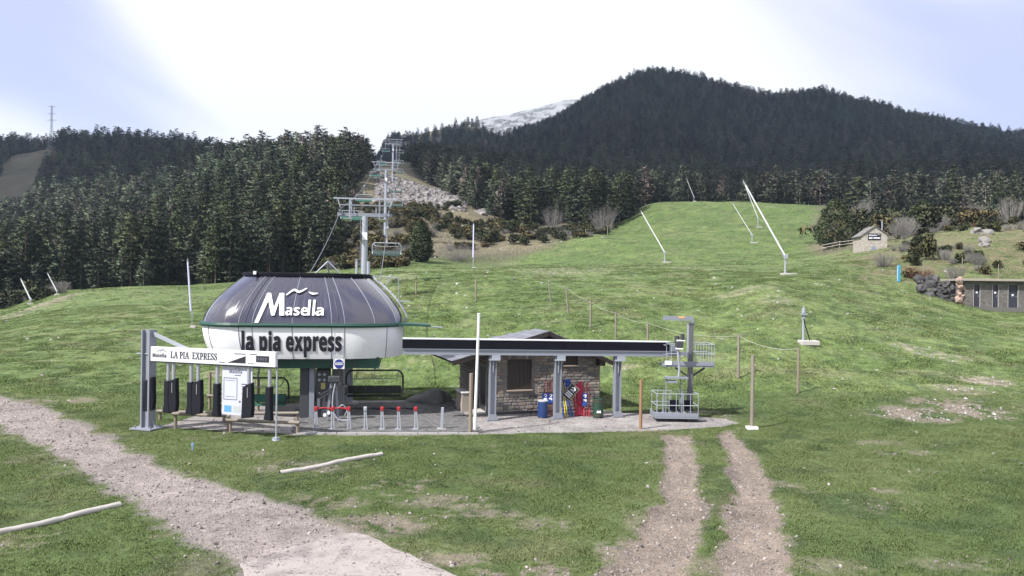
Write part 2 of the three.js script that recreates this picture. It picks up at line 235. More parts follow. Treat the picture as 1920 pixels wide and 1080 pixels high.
function uvMap(t, sx, sz, ox = 0, oz = 0) { const q = t.clone(); q.repeat.set(sx, sz); q.offset.set(ox, oz); q.needsUpdate = true; return q; }
const fit = (t, x0, x1, zn, zf) => { t.repeat.set(1 / (x1 - x0), 1 / (zn - zf)); t.offset.set(-x0 / (x1 - x0), zn / (zn - zf)); return t; };      // uv is (x, -z) in metres
const groundMat1 = mat([1, 1, 1], 0.95, 0, { map: fit(tex1, -X1, X1, ZN, ZF), bumpMap: uvMap(gravelBump, 0.5, 0.5), bumpScale: 0.05 });
function sheet(xs, zs, fn = H) {                            // a grid over xs by zs with uv in metres
  const nx = xs.length, nz = zs.length, p = new Float32Array(nx * nz * 3), uv = new Float32Array(nx * nz * 2), idx = [];
  for (let j = 0; j < nz; j++) for (let i = 0; i < nx; i++) { const o = j * nx + i, x = typeof xs[i] === 'function' ? xs[i](zs[j]) : xs[i]; p[o * 3] = x; p[o * 3 + 1] = fn(x, zs[j]); p[o * 3 + 2] = zs[j]; uv[o * 2] = x; uv[o * 2 + 1] = -zs[j]; }
  for (let j = 0; j < nz - 1; j++) for (let i = 0; i < nx - 1; i++) { const a = j * nx + i; idx.push(a, a + 1, a + nx + 1, a, a + nx + 1, a + nx); }
  return { p, uv, idx };
}
function asGeometry({ p, uv, idx }, col) { const g = new THREE.BufferGeometry(); g.setAttribute('position', new THREE.BufferAttribute(p, 3)); g.setAttribute('uv', new THREE.BufferAttribute(uv, 2)); if (col) g.setAttribute('color', new THREE.BufferAttribute(col, 3)); g.setIndex(new THREE.BufferAttribute(new Uint32Array(idx), 1)); g.computeVertexNormals(); return g; }
const span = (a, b, n) => Array.from({ length: n }, (_, i) => lerp(a, b, i / (n - 1)));
const logSpan = (a, b, n) => Array.from({ length: n }, (_, i) => -Math.exp(lerp(Math.log(a), Math.log(b), i / (n - 1))));
function nearH(x, z) {                                      // with ruts pressed in and the uneven turf
  const e = sstep(0, 1.5, Math.min(z - ZF, ZN - z)) * sstep(0, 1.5, X1 - Math.abs(x)); let h = H(x, z); if (e <= 0) return h;
  const s1 = Math.min(sdist(RUT1, x, z), sdist(RUT2, x, z)), sv = sdist(PAVE, x, z);
  h -= 0.15 * sstep(0.15, -0.35, s1) * e;
  h += e * sstep(0, 0.4, sdist(SLABA, x, z)) * sstep(-0.1, 0.5, sv) * (0.07 * (fbm(x * 1.7, z * 1.7, 3) - 0.5) + 0.025 * (vn(x * 7, z * 7) - 0.5));
  if (s1 < 0) h += (0.09 * (fbm(x * 3.2, z * 2.2, 3) - 0.5) + 0.07 * (vn(x * 8, z * 0.9) - 0.5)) * e;
  const sq = sdist(PATH, x, z); if (sq < 0) h += sstep(0, 0.6, sdist(SLABA, x, z)) * 0.06 * (fbm(x * 1.6, z * 1.6 + 5, 4) - 0.5) * e;
  return h;
}
{
  const zs = logSpan(-ZN, -ZF, 420), xs = span(-X1, X1, 640), S = sheet(xs, zs, nearH), all = asGeometry(S), nrm = all.attributes.normal, kinds = [[], [], [], []];
  for (let k = 0; k < S.idx.length; k += 3) {
    const a = S.idx[k], b = S.idx[k + 1], c = S.idx[k + 2], x = (S.p[a * 3] + S.p[b * 3] + S.p[c * 3]) / 3, z = (S.p[a * 3 + 2] + S.p[b * 3 + 2] + S.p[c * 3 + 2]) / 3;
    let q = 0; if (sdist(PAVE, x, z) < 1 || sdist(PATH, x, z) < 2 || sdist(RUT1, x, z) < 1 || sdist(RUT2, x, z) < 1) { const s = surf(x, z); q = s.pave > 0.5 ? 3 : s.path > 0.5 ? 1 : s.rut > 0.5 ? 2 : 0; }
    kinds[q].push(a, b, c);
  }
  const compact = idx => { const map = new Int32Array(S.p.length / 3).fill(-1), p = [], n = [], uv = [], out = idx.map(i => { if (map[i] < 0) { map[i] = p.length / 3; p.push(S.p[i * 3], S.p[i * 3 + 1], S.p[i * 3 + 2]); n.push(nrm.getX(i), nrm.getY(i), nrm.getZ(i)); uv.push(S.uv[i * 2], S.uv[i * 2 + 1]); } return map[i]; }); const g = new THREE.BufferGeometry(); g.setAttribute('position', new THREE.Float32BufferAttribute(p, 3)); g.setAttribute('normal', new THREE.Float32BufferAttribute(n, 3)); g.setAttribute('uv', new THREE.Float32BufferAttribute(uv, 2)); g.setIndex(out); return g; };
  ['meadow', 'gravel_path', 'dirt_track', 'pavement'].forEach((name, q) => setting(name, compact(kinds[q]), groundMat1));
}
// beyond the lift: grassy bank and slope
const grassDetail = grain(1024, (i, j) => { const w = (f, o) => vn((i / 1024) * f + o, (j / 1024) * f + o), v = 0.55 + 0.5 * w(16, 3) * 0.6 + 0.35 * w(64, 7) + 0.35 * w(128, 1) - 0.12; return [enc(clamp(v * 0.98)), enc(clamp(v)), enc(clamp(v * 0.92))]; });
const X2 = 100, ZF2 = -132;
const tex2 = nearTexture(2048, -X2, X2, ZF, ZF2, (x, z, c) => {
  grassColor(x, z, c);
  const d = -z, n = fbm(x * 0.5 + 40, z * 0.4, 4) - 0.5, n2 = vn(x * 2.6, z * 2.2) - 0.5, n3 = vn(x * 6, z * 4) - 0.5, hf = NT[((x * 31 | 0) * 197 + (z * 33 | 0) * 61) & 65535];
  let g = 0.80 + 0.5 * n2 + 0.4 * n3 + 0.35 * hf; for (let i = 0; i < 3; i++) c[i] *= g * 1.12;
  let bare = 0; for (const q of hillPatch) { const dx = (x - q[0]) / q[2], dz = (z - q[1]) / q[3], r = dx * dx + dz * dz; if (r < 3) bare = Math.max(bare, q[4] * sstep(1.5, 0.1, r) * sstep(-0.22, 0.2, n * 1.5 + n2 * 0.7 + 0.06)); }
  // knoll above the toilets: rough dry pasture
  const kn = sstep(0.42, 0.52, x / d + 0.12 * n) * sstep(78, 92, d + 20 * n); if (kn > 0) { const k = kn * (0.35 + 0.65 * sstep(-0.2, 0.2, n + 0.8 * n2)); c[0] = lerp(c[0], 0.135 * g, k); c[1] = lerp(c[1], 0.116 * g, k); c[2] = lerp(c[2], 0.066 * g, k); }
  if (bare > 0) { const v = 0.75 + 0.8 * n2 + 0.6 * n3 + 0.7 * (hf - 0.3); c[0] = lerp(c[0], 0.25 * v, bare); c[1] = lerp(c[1], 0.195 * v, bare); c[2] = lerp(c[2], 0.17 * v, bare); }
  if (hf > 0.9985) c[0] = c[1] = c[2] = 0.4;
});
const turfBump = grain(512, (i, j) => { const v = 255 * (0.55 * vn(i / 16, j / 16) + 0.3 * vn(i / 8, j / 8 + 3) + 0.15 * vn(i / 3, j / 3)); return [v, v, v]; }, false);
const groundMat2 = mat([1, 1, 1], 0.97, 0, { map: fit(tex2, -X2, X2, ZF, ZF2), bumpMap: uvMap(turfBump, 1 / 9, 1 / 9), bumpScale: 0.22 });
setting('hillside', asGeometry(sheet(span(-X2, X2, 560), logSpan(-ZF, -ZF2, 330), (x, z) => H(x, z) + sstep(44, 50, -z) * (0.17 * (fbm(x * 0.9, z * 0.7, 3) - 0.5) + 0.10 * (vn(x * 2.3, z * 1.5) - 0.5)) * sstep(132, 118, -z))), groundMat2);
{ // far slopes: rough pasture, scrub, forest floor
  const zs = logSpan(-ZF2, 2380, 330), S = sheet(span(-1, 1, 460).map(t => z => t * (-z * 0.98 + 12)), zs), n = S.p.length / 3, col = new Float32Array(n * 3), c = [0, 0, 0];
  for (let i = 0; i < n; i++) {
    const x = S.p[i * 3], y = S.p[i * 3 + 1], z = S.p[i * 3 + 2], d = -z, [px, py] = toPx(x, y, z); grassColor(x, z, c);
    const no = fbm(x * 0.06, z * 0.06, 4) - 0.5, gn = 0.8 + 0.55 * fbm(x * 0.35, z * 0.3, 3) + 0.3 * (NT[(i * 7919) & 65535] - 0.5); for (let k = 0; k < 3; k++) c[k] *= gn;
    let scrub = Math.max(sstep(0.125, 0.10, (x / d) + 0.04 * no) * sstep(128, 150, d - Math.max(0, x / d * 420) + 22 * no - 22), sstep(0.40, 0.43, x / d + 0.05 * no));
    if (x / d < -0.25) scrub = 0;
    const s = [0.108 * (1 + 1.2 * no), 0.095 * (1 + 1.1 * no), 0.064 * (1 + no)];
    for (let k = 0; k < 3; k++) c[k] = lerp(c[k] * (k === 1 ? 0.92 : 0.9), s[k], scrub);
    if (px < 130 && d > 350) { c[0] = 0.084 * (1 + no); c[1] = 0.076 * (1 + no); c[2] = 0.054 * (1 + no); }          // mown ski run of dry grass
    for (let k = 0; k < 3; k++) col[i * 3 + k] = c[k] * 1.35;
  }
  setting('mountain_slope', asGeometry(S, col), mat([1, 1, 1], 1, 0, { map: uvMap(grassDetail, 1 / 28, 1 / 28), vertexColors: true, bumpMap: uvMap(turfBump, 1 / 14, 1 / 14), bumpScale: 0.8 }));
}
{ // ground beside and behind the camera
  const m = mat([0.072, 0.1, 0.028], 1, 0, { map: uvMap(grassDetail, 1 / 6, 1 / 6) });
  setting('grassland', mergeGeometries([asGeometry(sheet(span(-130, 130, 60), span(70, ZN, 30))), asGeometry(sheet(span(-130, -X1, 20), span(ZN, ZF, 20))), asGeometry(sheet(span(X1, 130, 20), span(ZN, ZF, 20)))]), m);
}
{ // snow-dusted summit far behind
  const P = [[700, 300], [780, 262], [860, 240], [900, 226], [960, 213], [1010, 203], [1050, 192], [1100, 178], [1160, 166], [1240, 160], [1400, 200], [1600, 280]];
  const ridge = px => { let i = 0; while (i < P.length - 2 && px > P[i + 1][0]) i++; return lerp(P[i][1], P[i + 1][1], clamp((px - P[i][0]) / (P[i + 1][0] - P[i][0]))); };
  const nx = 420, nz = 110, p = new Float32Array(nx * nz * 3), uv = new Float32Array(nx * nz * 2), col = new Float32Array(nx * nz * 3), idx = [];
  for (let j = 0; j < nz; j++) for (let i = 0; i < nx; i++) {
    const px = lerp(700, 1600, i / (nx - 1)), t = j / (nz - 1), d = lerp(2400, 3900, t), top = at(px, ridge(px), 3300), f = t < 0.6 ? Math.pow(t / 0.6, 0.9) : 1 - (t - 0.6) * 0.9;
    const x = top.x / 3300 * d, y = lerp(at(px, 300, 2400).y, top.y, f) + (fbm(x * 0.006, d * 0.006, 5) - 0.5) * 120 * Math.min(1, 4 * t) * (t > 0.5 && t < 0.7 ? 0.3 : 1), o = j * nx + i;
    p.set([x, y, -d], o * 3); uv.set([x, d], o * 2);
    const nn = fbm(x * 0.03, y * 0.08, 4), sn = sstep(0.47, 0.56, nn + (y - 700) * 0.0007 + 0.22 * (NT[(o * 7919) & 65535] - 0.5)), w = 0.25;
    col.set([lerp(0.075, w, sn), lerp(0.078, w, sn), lerp(0.075, w * 1.05, sn)], o * 3);
  }
  for (let j = 0; j < nz - 1; j++) for (let i = 0; i < nx - 1; i++) { const a = j * nx + i; idx.push(a, a + 1, a + nx + 1, a, a + nx + 1, a + nx); }
  setting('snowy_mountain', asGeometry({ p, uv, idx }, col), mat([1, 1, 1], 1, 0, { vertexColors: true }));
}

{ // unseen cloud added high above, cut to the outline of the mountain shade
  const base = 1600, k = (base - 12) / SUN.y, ox = SUN.x * k, oz = SUN.z * k, shade0 = [[-800, -520], [-420, -480], [-190, -400], [-85, -330], [-10, -300], [40, -305], [90, -330], [150, -320], [300, -340], [620, -420], [1050, -640], [1100, -1300], [600, -1500], [-200, -1500], [-800, -1000]];
  const p = shade0.map(([x, z]) => [x + ox, z + oz]), A = { p, x0: -1e5, x1: 1e5, z0: -1e5, z1: 1e5 }, n = 26, x0 = -900 + ox, x1 = 1200 + ox, z0 = -1600 + oz, z1 = -200 + oz, nx = Math.round((x1 - x0) / n), nz = Math.round((z1 - z0) / n), top = [], idx = [];
  for (let j = 0; j <= nz; j++) for (let i = 0; i <= nx; i++) { const x = x0 + i * n, z = z0 + j * n, s = sdist(A, x, z) + 30 * (fbm(x * 0.02, z * 0.02, 4) - 0.5); top.push([x, z, s]); }
  const pos = []; for (const side of [1, -1]) for (const [x, z, s] of top) { const t = Math.sqrt(clamp(-s / 160)); pos.push(x, base + (side > 0 ? 70 + 60 * t * (0.6 + fbm(x * 0.008, z * 0.008, 4)) : 70 - 55 * t * (0.5 + fbm(x * 0.01 + 9, z * 0.01, 4))), z); }
  const N = (nx + 1) * (nz + 1), w = nx + 1; for (let j = 0; j < nz; j++) for (let i = 0; i < nx; i++) { const a = j * w + i, q = [a, a + 1, a + w + 1, a + w]; if (q.every(v => top[v][2] < 0)) { idx.push(q[0], q[2], q[1], q[0], q[3], q[2], N + q[0], N + q[1], N + q[2], N + q[0], N + q[2], N + q[3]); } }
  const g = new THREE.BufferGeometry(); g.setAttribute('position', new THREE.Float32BufferAttribute(pos, 3)); g.setIndex(idx); g.computeVertexNormals();
  setting('cloud_for_shade', g, new THREE.MeshPhysicalMaterial({ color: lin(0.9, 0.91, 0.94), roughness: 1, transmission: 0.6, thickness: 0, side: THREE.DoubleSide }));
}
// ---------------------------------------------------------------- trees and shrubs
function leaves(rng, put, count, tri, size, soft, slim = 0) {         // needle or leaf clumps: small faces with loosely outward normals
  const p = [], n = [];
  const a = V(), b = V(), q = V();
  for (let i = 0; i < count; i++) {
    const [x, y, z, ox, oy, oz, s = 1] = put(rng);
    for (let k = 0; k < tri; k++) {
      const r = size * s * (0.6 + 0.8 * rng());
      a.set(rng() - 0.5, (rng() - 0.5) * 0.75, rng() - 0.5).normalize(); b.set(rng() - 0.5, (rng() - 0.5) * 0.75, rng() - 0.5).normalize(); if (slim) { a.multiplyScalar(slim); b.set(ox * 0.9 + (rng() - 0.5) * 1.5, (rng() - 0.35) * 0.9, oz * 0.9 + (rng() - 0.5) * 1.5).normalize(); } q.set((rng() - 0.5), (rng() - 0.5) * 0.7, (rng() - 0.5)).multiplyScalar(r * 0.7);
      p.push(x + q.x - a.x * r * 0.5, y + q.y - a.y * r * 0.5, z + q.z - a.z * r * 0.5, x + q.x + a.x * r * 0.5, y + q.y + a.y * r * 0.5, z + q.z + a.z * r * 0.5, x + q.x + b.x * r, y + q.y + b.y * r, z + q.z + b.z * r);
      for (let v = 0; v < 3; v++) { a.set(ox + (rng() - 0.5) * soft, oy + (rng() - 0.5) * soft, oz + (rng() - 0.5) * soft).normalize(); n.push(a.x, a.y, a.z); }
    }
  }
  const g = new THREE.BufferGeometry(); g.setAttribute('position', new THREE.Float32BufferAttribute(p, 3)); g.setAttribute('normal', new THREE.Float32BufferAttribute(n, 3)); return g;
}
function pineParts(seed, h, R, base, clumps, size, tri, round) {
  const rng = mulberry(seed), layers = Math.round(h * 0.85), br = [];
  for (let l = 0; l < layers; l++) { const s = (l + 0.3 + 0.4 * rng()) / layers, k = 4 + Math.floor(rng() * 3), a0 = rng() * 6.28, rr = R * Math.pow(1 - s, round) * Math.min(1, 0.55 + s * 2.2) * (0.75 + 0.5 * rng()); for (let i = 0; i < k; i++) br.push([s, a0 + i / k * 6.28 + rng() * 0.5, rr * (0.7 + 0.5 * rng()) + 0.25]); }
  const wsum = br.map(b => b[2] + 0.3); for (let i = 1; i < wsum.length; i++) wsum[i] += wsum[i - 1];
  const crown = leaves(rng, r => {
    const w = r() * wsum[wsum.length - 1]; let i = 0, j = wsum.length - 1; while (i < j) { const m = (i + j) >> 1; if (wsum[m] < w) i = m + 1; else j = m; }
    const [s, a, L] = br[i], t = 0.18 + 0.82 * Math.pow(r(), 0.6), rad = L * t, y = h * (base + (1 - base) * s) + 0.25 * rad - 0.16 * rad * rad / Math.max(L, 0.5) * 2 + (r() - 0.5) * 0.35, an = a + (r() - 0.5) * 0.45 * (0.4 + t);
    return [Math.cos(an) * rad, y, Math.sin(an) * rad, Math.cos(an) * (0.3 + t), 0.75, Math.sin(an) * (0.3 + t), 0.75 + 0.4 * r()];
  }, clumps, tri, size, 0.7, 0.5);
  const bend = (rng() - 0.5) * 0.4, tr = [];
  tr.push(new THREE.TubeGeometry(new THREE.CatmullRomCurve3([V(0, -0.6, 0), V(bend * 0.4, h * 0.33, bend * 0.2), V(bend * 0.3, h * 0.66, 0), V(0, h * 0.97, 0)]), 7, h * 0.0115, 6));
  const tp = tr[0].attributes.position; for (let i = 0; i < tp.count; i++) { const k = 1.25 - 1.05 * clamp(tp.getY(i) / h); tp.setX(i, tp.getX(i) * k); tp.setZ(i, tp.getZ(i) * k); }
  for (const [s, a, L] of br) if (rng() < 0.55) tr.push(rod([0, h * (base + (1 - base) * s) - 0.1, 0], [Math.cos(a) * L * 0.8, h * (base + (1 - base) * s) + 0.12 * L, Math.sin(a) * L * 0.8], 0.045, 3, 0.015));
  return { crown, trunk: mergeGeometries(tr.map(strip)) };
}
const barkMat = mat([0.12, 0.095, 0.08], 0.95);
const needleMats = [[0.066, 0.090, 0.044], [0.078, 0.104, 0.046], [0.056, 0.078, 0.044], [0.096, 0.118, 0.052], [0.072, 0.094, 0.058]].map(c => mat(c, 0.85));
const pineKinds = [pineParts(11, 13.5, 2.9, 0.02, 1500, 0.62, 3, 0.55), pineParts(12, 15.5, 2.7, 0.04, 1500, 0.6, 3, 0.62), pineParts(13, 12, 3.1, 0.02, 1500, 0.62, 3, 0.45), pineParts(14, 16, 2.6, 0.2, 1300, 0.6, 3, 0.42), pineParts(15, 12.5, 2.5, 0.02, 1400, 0.58, 3, 0.75)];
const farKinds = [[31, 13, 2.7, 0.08, 0.6], [32, 14, 2.5, 0.15, 0.5], [33, 11.5, 2.8, 0.08, 0.45], [34, 15, 2.4, 0.12, 0.75]].map(([s, h, r, b, ro]) => {
  const k = pineParts(s, h, r, b, 420, 1.0, 2, ro), t = new THREE.CylinderGeometry(0.05, 0.2, h * 0.95, 4, 1, true).translate(0, h * 0.47, 0), c1 = strip(k.crown), c2 = strip(t);
  const g = mergeGeometries([c1, c2]), n1 = c1.attributes.position.count, n = g.attributes.position.count, col = new Float32Array(n * 3); for (let i = 0; i < n; i++) col.set(i < n1 ? [0.080, 0.106, 0.068] : [0.17, 0.15, 0.14], i * 3);
  g.setAttribute('color', new THREE.BufferAttribute(col, 3)); return g;
});
// where the forest begins, by column of the valley (picture column -> metres)
const EDGE = [[-600, 150], [0, 168], [100, 165], [200, 168], [300, 170], [420, 172], [560, 172], [630, 178], [670, 205], [700, 260], [770, 300], [850, 268], [890, 245], [1000, 228], [1100, 216], [1165, 222], [1200, 248], [1240, 268], [1300, 272], [1420, 274], [1520, 272], [1560, 258], [1640, 232], [1760, 225], [1900, 215], [2100, 210], [2600, 205]];
const edgeAt = px => { let i = 0; while (i < EDGE.length - 2 && px > EDGE[i + 1][0]) i++; return lerp(EDGE[i][1], EDGE[i + 1][1], clamp((px - EDGE[i][0]) / (EDGE[i + 1][0] - EDGE[i][0]))); };
const lineX = d => -17 - 0.15 * (d - 84);                   // the lift line in plan
const trees = [];
{
  const rng = mulberry(5);
  const runX = d => { const p = at(lerp(78, -5, clamp((800 - d) / 380)), 300, d); return p.x; };                     // the cleared ski run on the far hill
  for (let d = 150; d < 1420;) {
    const step = d < 330 ? 3.4 : d < 600 ? 4.8 : 7.6;
    for (let x = -0.86 * d; x < 0.86 * d; x += step) {
      const tx = x + (rng() - 0.5) * step * 1.1, td = d + (rng() - 0.5) * step * 1.1, px = 960 + tx / td * F, keep = rng(), cl = fbm(tx * 0.03 + 7, td * 0.03, 3);
      if (td < edgeAt(px) + 34 * (fbm(tx * 0.06, 3, 3) - 0.45)) continue;
      if (Math.abs(tx - lineX(td)) < 10 + 3 * rng() && td < 560) continue;
      if (td > 380 && td < 840 && px < 140 && Math.abs(tx - runX(td)) < 20 + 5 * rng()) continue;
      if (px > 1180 && px < 2300 && td > 275 && td < 430 && cl < 0.5) continue;                                       // gaps of scrub at the mountain's foot
      if (px > 1540 && td < 430 && keep < 0.55) continue;
      if (px > 745 && px < 960 && td > 700 && (cl < 0.62 - 0.0002 * (td - 700) || td > 1200 && keep < 0.6)) continue;    // thin wood and bare ground on the distant shoulder
      if (px > 700 && px < 890 && td > 235 && td < 330 && tx > lineX(td) && tx - lineX(td) < 30 - (td - 235) * 0.12) continue;   // boulder field
      if (keep > 0.93 || px > 690 && px < 748 && td > 300 && td < 1000 || td < 600 && cl < 0.34 && keep < 0.7) continue;
      const y = H(tx, -td);
      trees.push([tx, y, -td, (0.5 + 0.8 * rng()) * (td > 700 ? 1.25 : td < 330 ? 0.9 : 1), rng(), rng() * 6.28, px]);
    }
    d += step * 0.92;
  }
  // nearest three hundred as single trees
  const order = trees.map((t, i) => [Math.hypot(t[0], t[2]) / t[3], i]).filter(([, i]) => trees[i][6] > -10 && trees[i][6] < 1930).sort((a, b) => a[0] - b[0]).slice(0, 300), single = new Set(order.map(o => o[1]));
  const protos = {};
  for (const i of single) {
    const [x, y, z, s, k, a, px] = trees[i], kind = Math.floor(k * 4.999), tone = Math.floor(NT[(i * 31) & 65535] * 4.999);
    const deep = -z > edgeAt(px) + 22, look = ['deep green', 'mid green', 'dark green', 'light green', 'grey green'][tone] + ' ' + ['bushy', 'tall conical', 'broad round-topped', 'bare-stemmed', 'slender'][kind] + ' pine ', where = look + (px < 700 ? (deep ? 'deep in the wood beyond the meadow crest' : 'in the first rows of the wood beyond the meadow crest') : px < 1200 ? 'in the wood above the boulder field and scrub' : px < 1540 ? 'along the top edge of the grassy ski slope' : 'among scrub beyond the grassy knoll');
    const group = px < 700 ? 'pines beyond the meadow crest' : px < 1200 ? 'pines above the boulder field' : px < 1540 ? 'pines at the top of the ski slope' : 'pines beyond the knoll';
    const key = kind + '_' + tone; let o;
    if (!protos[key]) { o = new THREE.Group(); part(o, 'trunk', pineKinds[kind].trunk, barkMat); part(o, 'crown', pineKinds[kind].crown, needleMats[tone]); protos[key] = o; } else o = protos[key].clone();
    o.name = numbered('pine_tree'); o.userData = { label: where, category: 'tree', group }; o.position.set(x, y, z); o.rotation.y = a; o.scale.set(s * (0.9 + 0.2 * k), s, s * (0.9 + 0.2 * k)); scene.add(o);
  }
  const rest = trees.filter((t, i) => !single.has(i)), wood = new THREE.Group(); wood.name = 'pine_forest'; wood.userData = { kind: 'stuff', label: 'dark pine forest covering the hills and the mountain', category: 'forest' }; scene.add(wood);
  const fm = mat([1, 1, 1], 0.9, 0, { vertexColors: true }), m4 = new THREE.Matrix4(), q = new THREE.Quaternion(), c = new THREE.Color();
  farKinds.forEach((g, k) => {
    const mine = rest.filter(t => Math.floor(t[4] * 3.999) === k), im = shade(new THREE.InstancedMesh(g, fm, mine.length)); im.name = 'pine_mass'; im.userData.kind = 'stuff';
    mine.forEach(([x, y, z, s, , a], i) => { m4.compose(V(x, y, z), q.setFromAxisAngle(V(0, 1, 0), a), V(s * 1.05, s, s * 1.05)); im.setMatrixAt(i, m4); const v = (0.35 + 1.5 * Math.pow(NT[(i * 57 + k * 999) & 65535], 1.4)) * (0.8 + 0.45 * fbm(x * 0.012, z * 0.012, 3)), w = vn(x * 0.02, z * 0.02), brown = NT[(i * 91 + k * 77) & 65535] > 0.93 ? 0.5 : 0; c.setRGB(v * (0.9 + 0.35 * w + brown), v, v * (0.95 + 0.15 * w + brown * 0.6)); im.setColorAt(i, c); });
    wood.add(im);
  });
  console.log('trees', trees.length);
}
// shrubs
function bushGeo(seed, w, h, count, size, tri, flatN = 0) {
  const rng = mulberry(seed), lobes = Array.from({ length: 7 }, () => [(rng() - 0.5) * w * 0.7, h * (0.25 + 0.45 * rng()), (rng() - 0.5) * w * 0.6, 0.22 * w + 0.2 * w * rng(), 0.28 * h + 0.2 * h * rng()]);
  return leaves(rng, r => { const L = lobes[Math.floor(r() * 7)], a = r() * 6.28, e = Math.acos(1 - 1.35 * r()) , k = 0.7 + 0.35 * r(), x = Math.sin(e) * Math.cos(a), y = Math.cos(e), z = Math.sin(e) * Math.sin(a); return [L[0] + x * L[3] * k, Math.max(0.05, L[1] + y * L[4] * k), L[2] + z * L[3] * k, x, y + 0.35, z]; }, count, tri, size, 1.0);
}
function twigs(seed, w, h, count, r0) {                     // bare branches
  const rng = mulberry(seed), gs = [];
  for (let i = 0; i < count; i++) {
    const a = rng() * 6.28, k = Math.sqrt(rng()) * w * 0.5, y1 = h * (0.45 + 0.55 * rng()) * (1 - 0.35 * k / w), x0 = Math.cos(a) * k * 0.25, z0 = Math.sin(a) * k * 0.25, x1 = Math.cos(a) * k, z1 = Math.sin(a) * k, mid = V(lerp(x0, x1, 0.6), y1 * 0.5, lerp(z0, z1, 0.6));
    gs.push(rod([x0, 0, z0], mid, r0, 3, r0 * 0.7), rod(mid, [x1, y1, z1], r0 * 0.7, 3, r0 * 0.25));
    for (let s = 0; s < 3; s++) gs.push(rod(mid.clone().lerp(V(x1, y1, z1), rng()), [x1 + (rng() - 0.5) * w * 0.35, y1 + (rng() - 0.6) * h * 0.3, z1 + (rng() - 0.5) * w * 0.35], r0 * 0.45, 3, r0 * 0.15));
  }
  return mergeGeometries(gs.map(strip));
}
const bushMats = { ochre: [[0.105, 0.092, 0.036], [0.085, 0.084, 0.034], [0.125, 0.100, 0.042]].map(c => mat(c, 0.9)), dark: [[0.045, 0.056, 0.024], [0.060, 0.068, 0.030]].map(c => mat(c, 0.9)), grey: [[0.19, 0.18, 0.17], [0.22, 0.205, 0.195]].map(c => mat(c, 0.95)), russet: [[0.16, 0.085, 0.055]].map(c => mat(c, 0.95)) };
const bushGeos = [bushGeo(51, 2.2, 1.5, 420, 0.24, 2), bushGeo(52, 1.8, 1.8, 420, 0.22, 2), bushGeo(53, 2.8, 1.3, 460, 0.25, 2)], twigGeos = [twigs(61, 2.4, 1.7, 70, 0.03), twigs(62, 2.0, 1.4, 60, 0.028)];
let bushN = 0;
function shrub(kind, p, s, label, group, sy = 1) {
  const i = bushN++, twig = kind === 'grey' || kind === 'russet', ms = bushMats[kind], m = shade(new THREE.Mesh((twig ? twigGeos : bushGeos)[i % (twig ? 2 : 3)], ms[i % ms.length]));
  m.name = numbered(twig ? 'bare_shrub' : kind === 'ochre' ? 'juniper_shrub' : 'green_shrub'); m.userData = { label, category: 'shrub' }; if (group) m.userData.group = group;
  m.position.copy(p); m.position.y -= 0.08; m.rotation.y = i * 2.4; m.scale.set(s, s * sy, s); scene.add(m); return m;
}
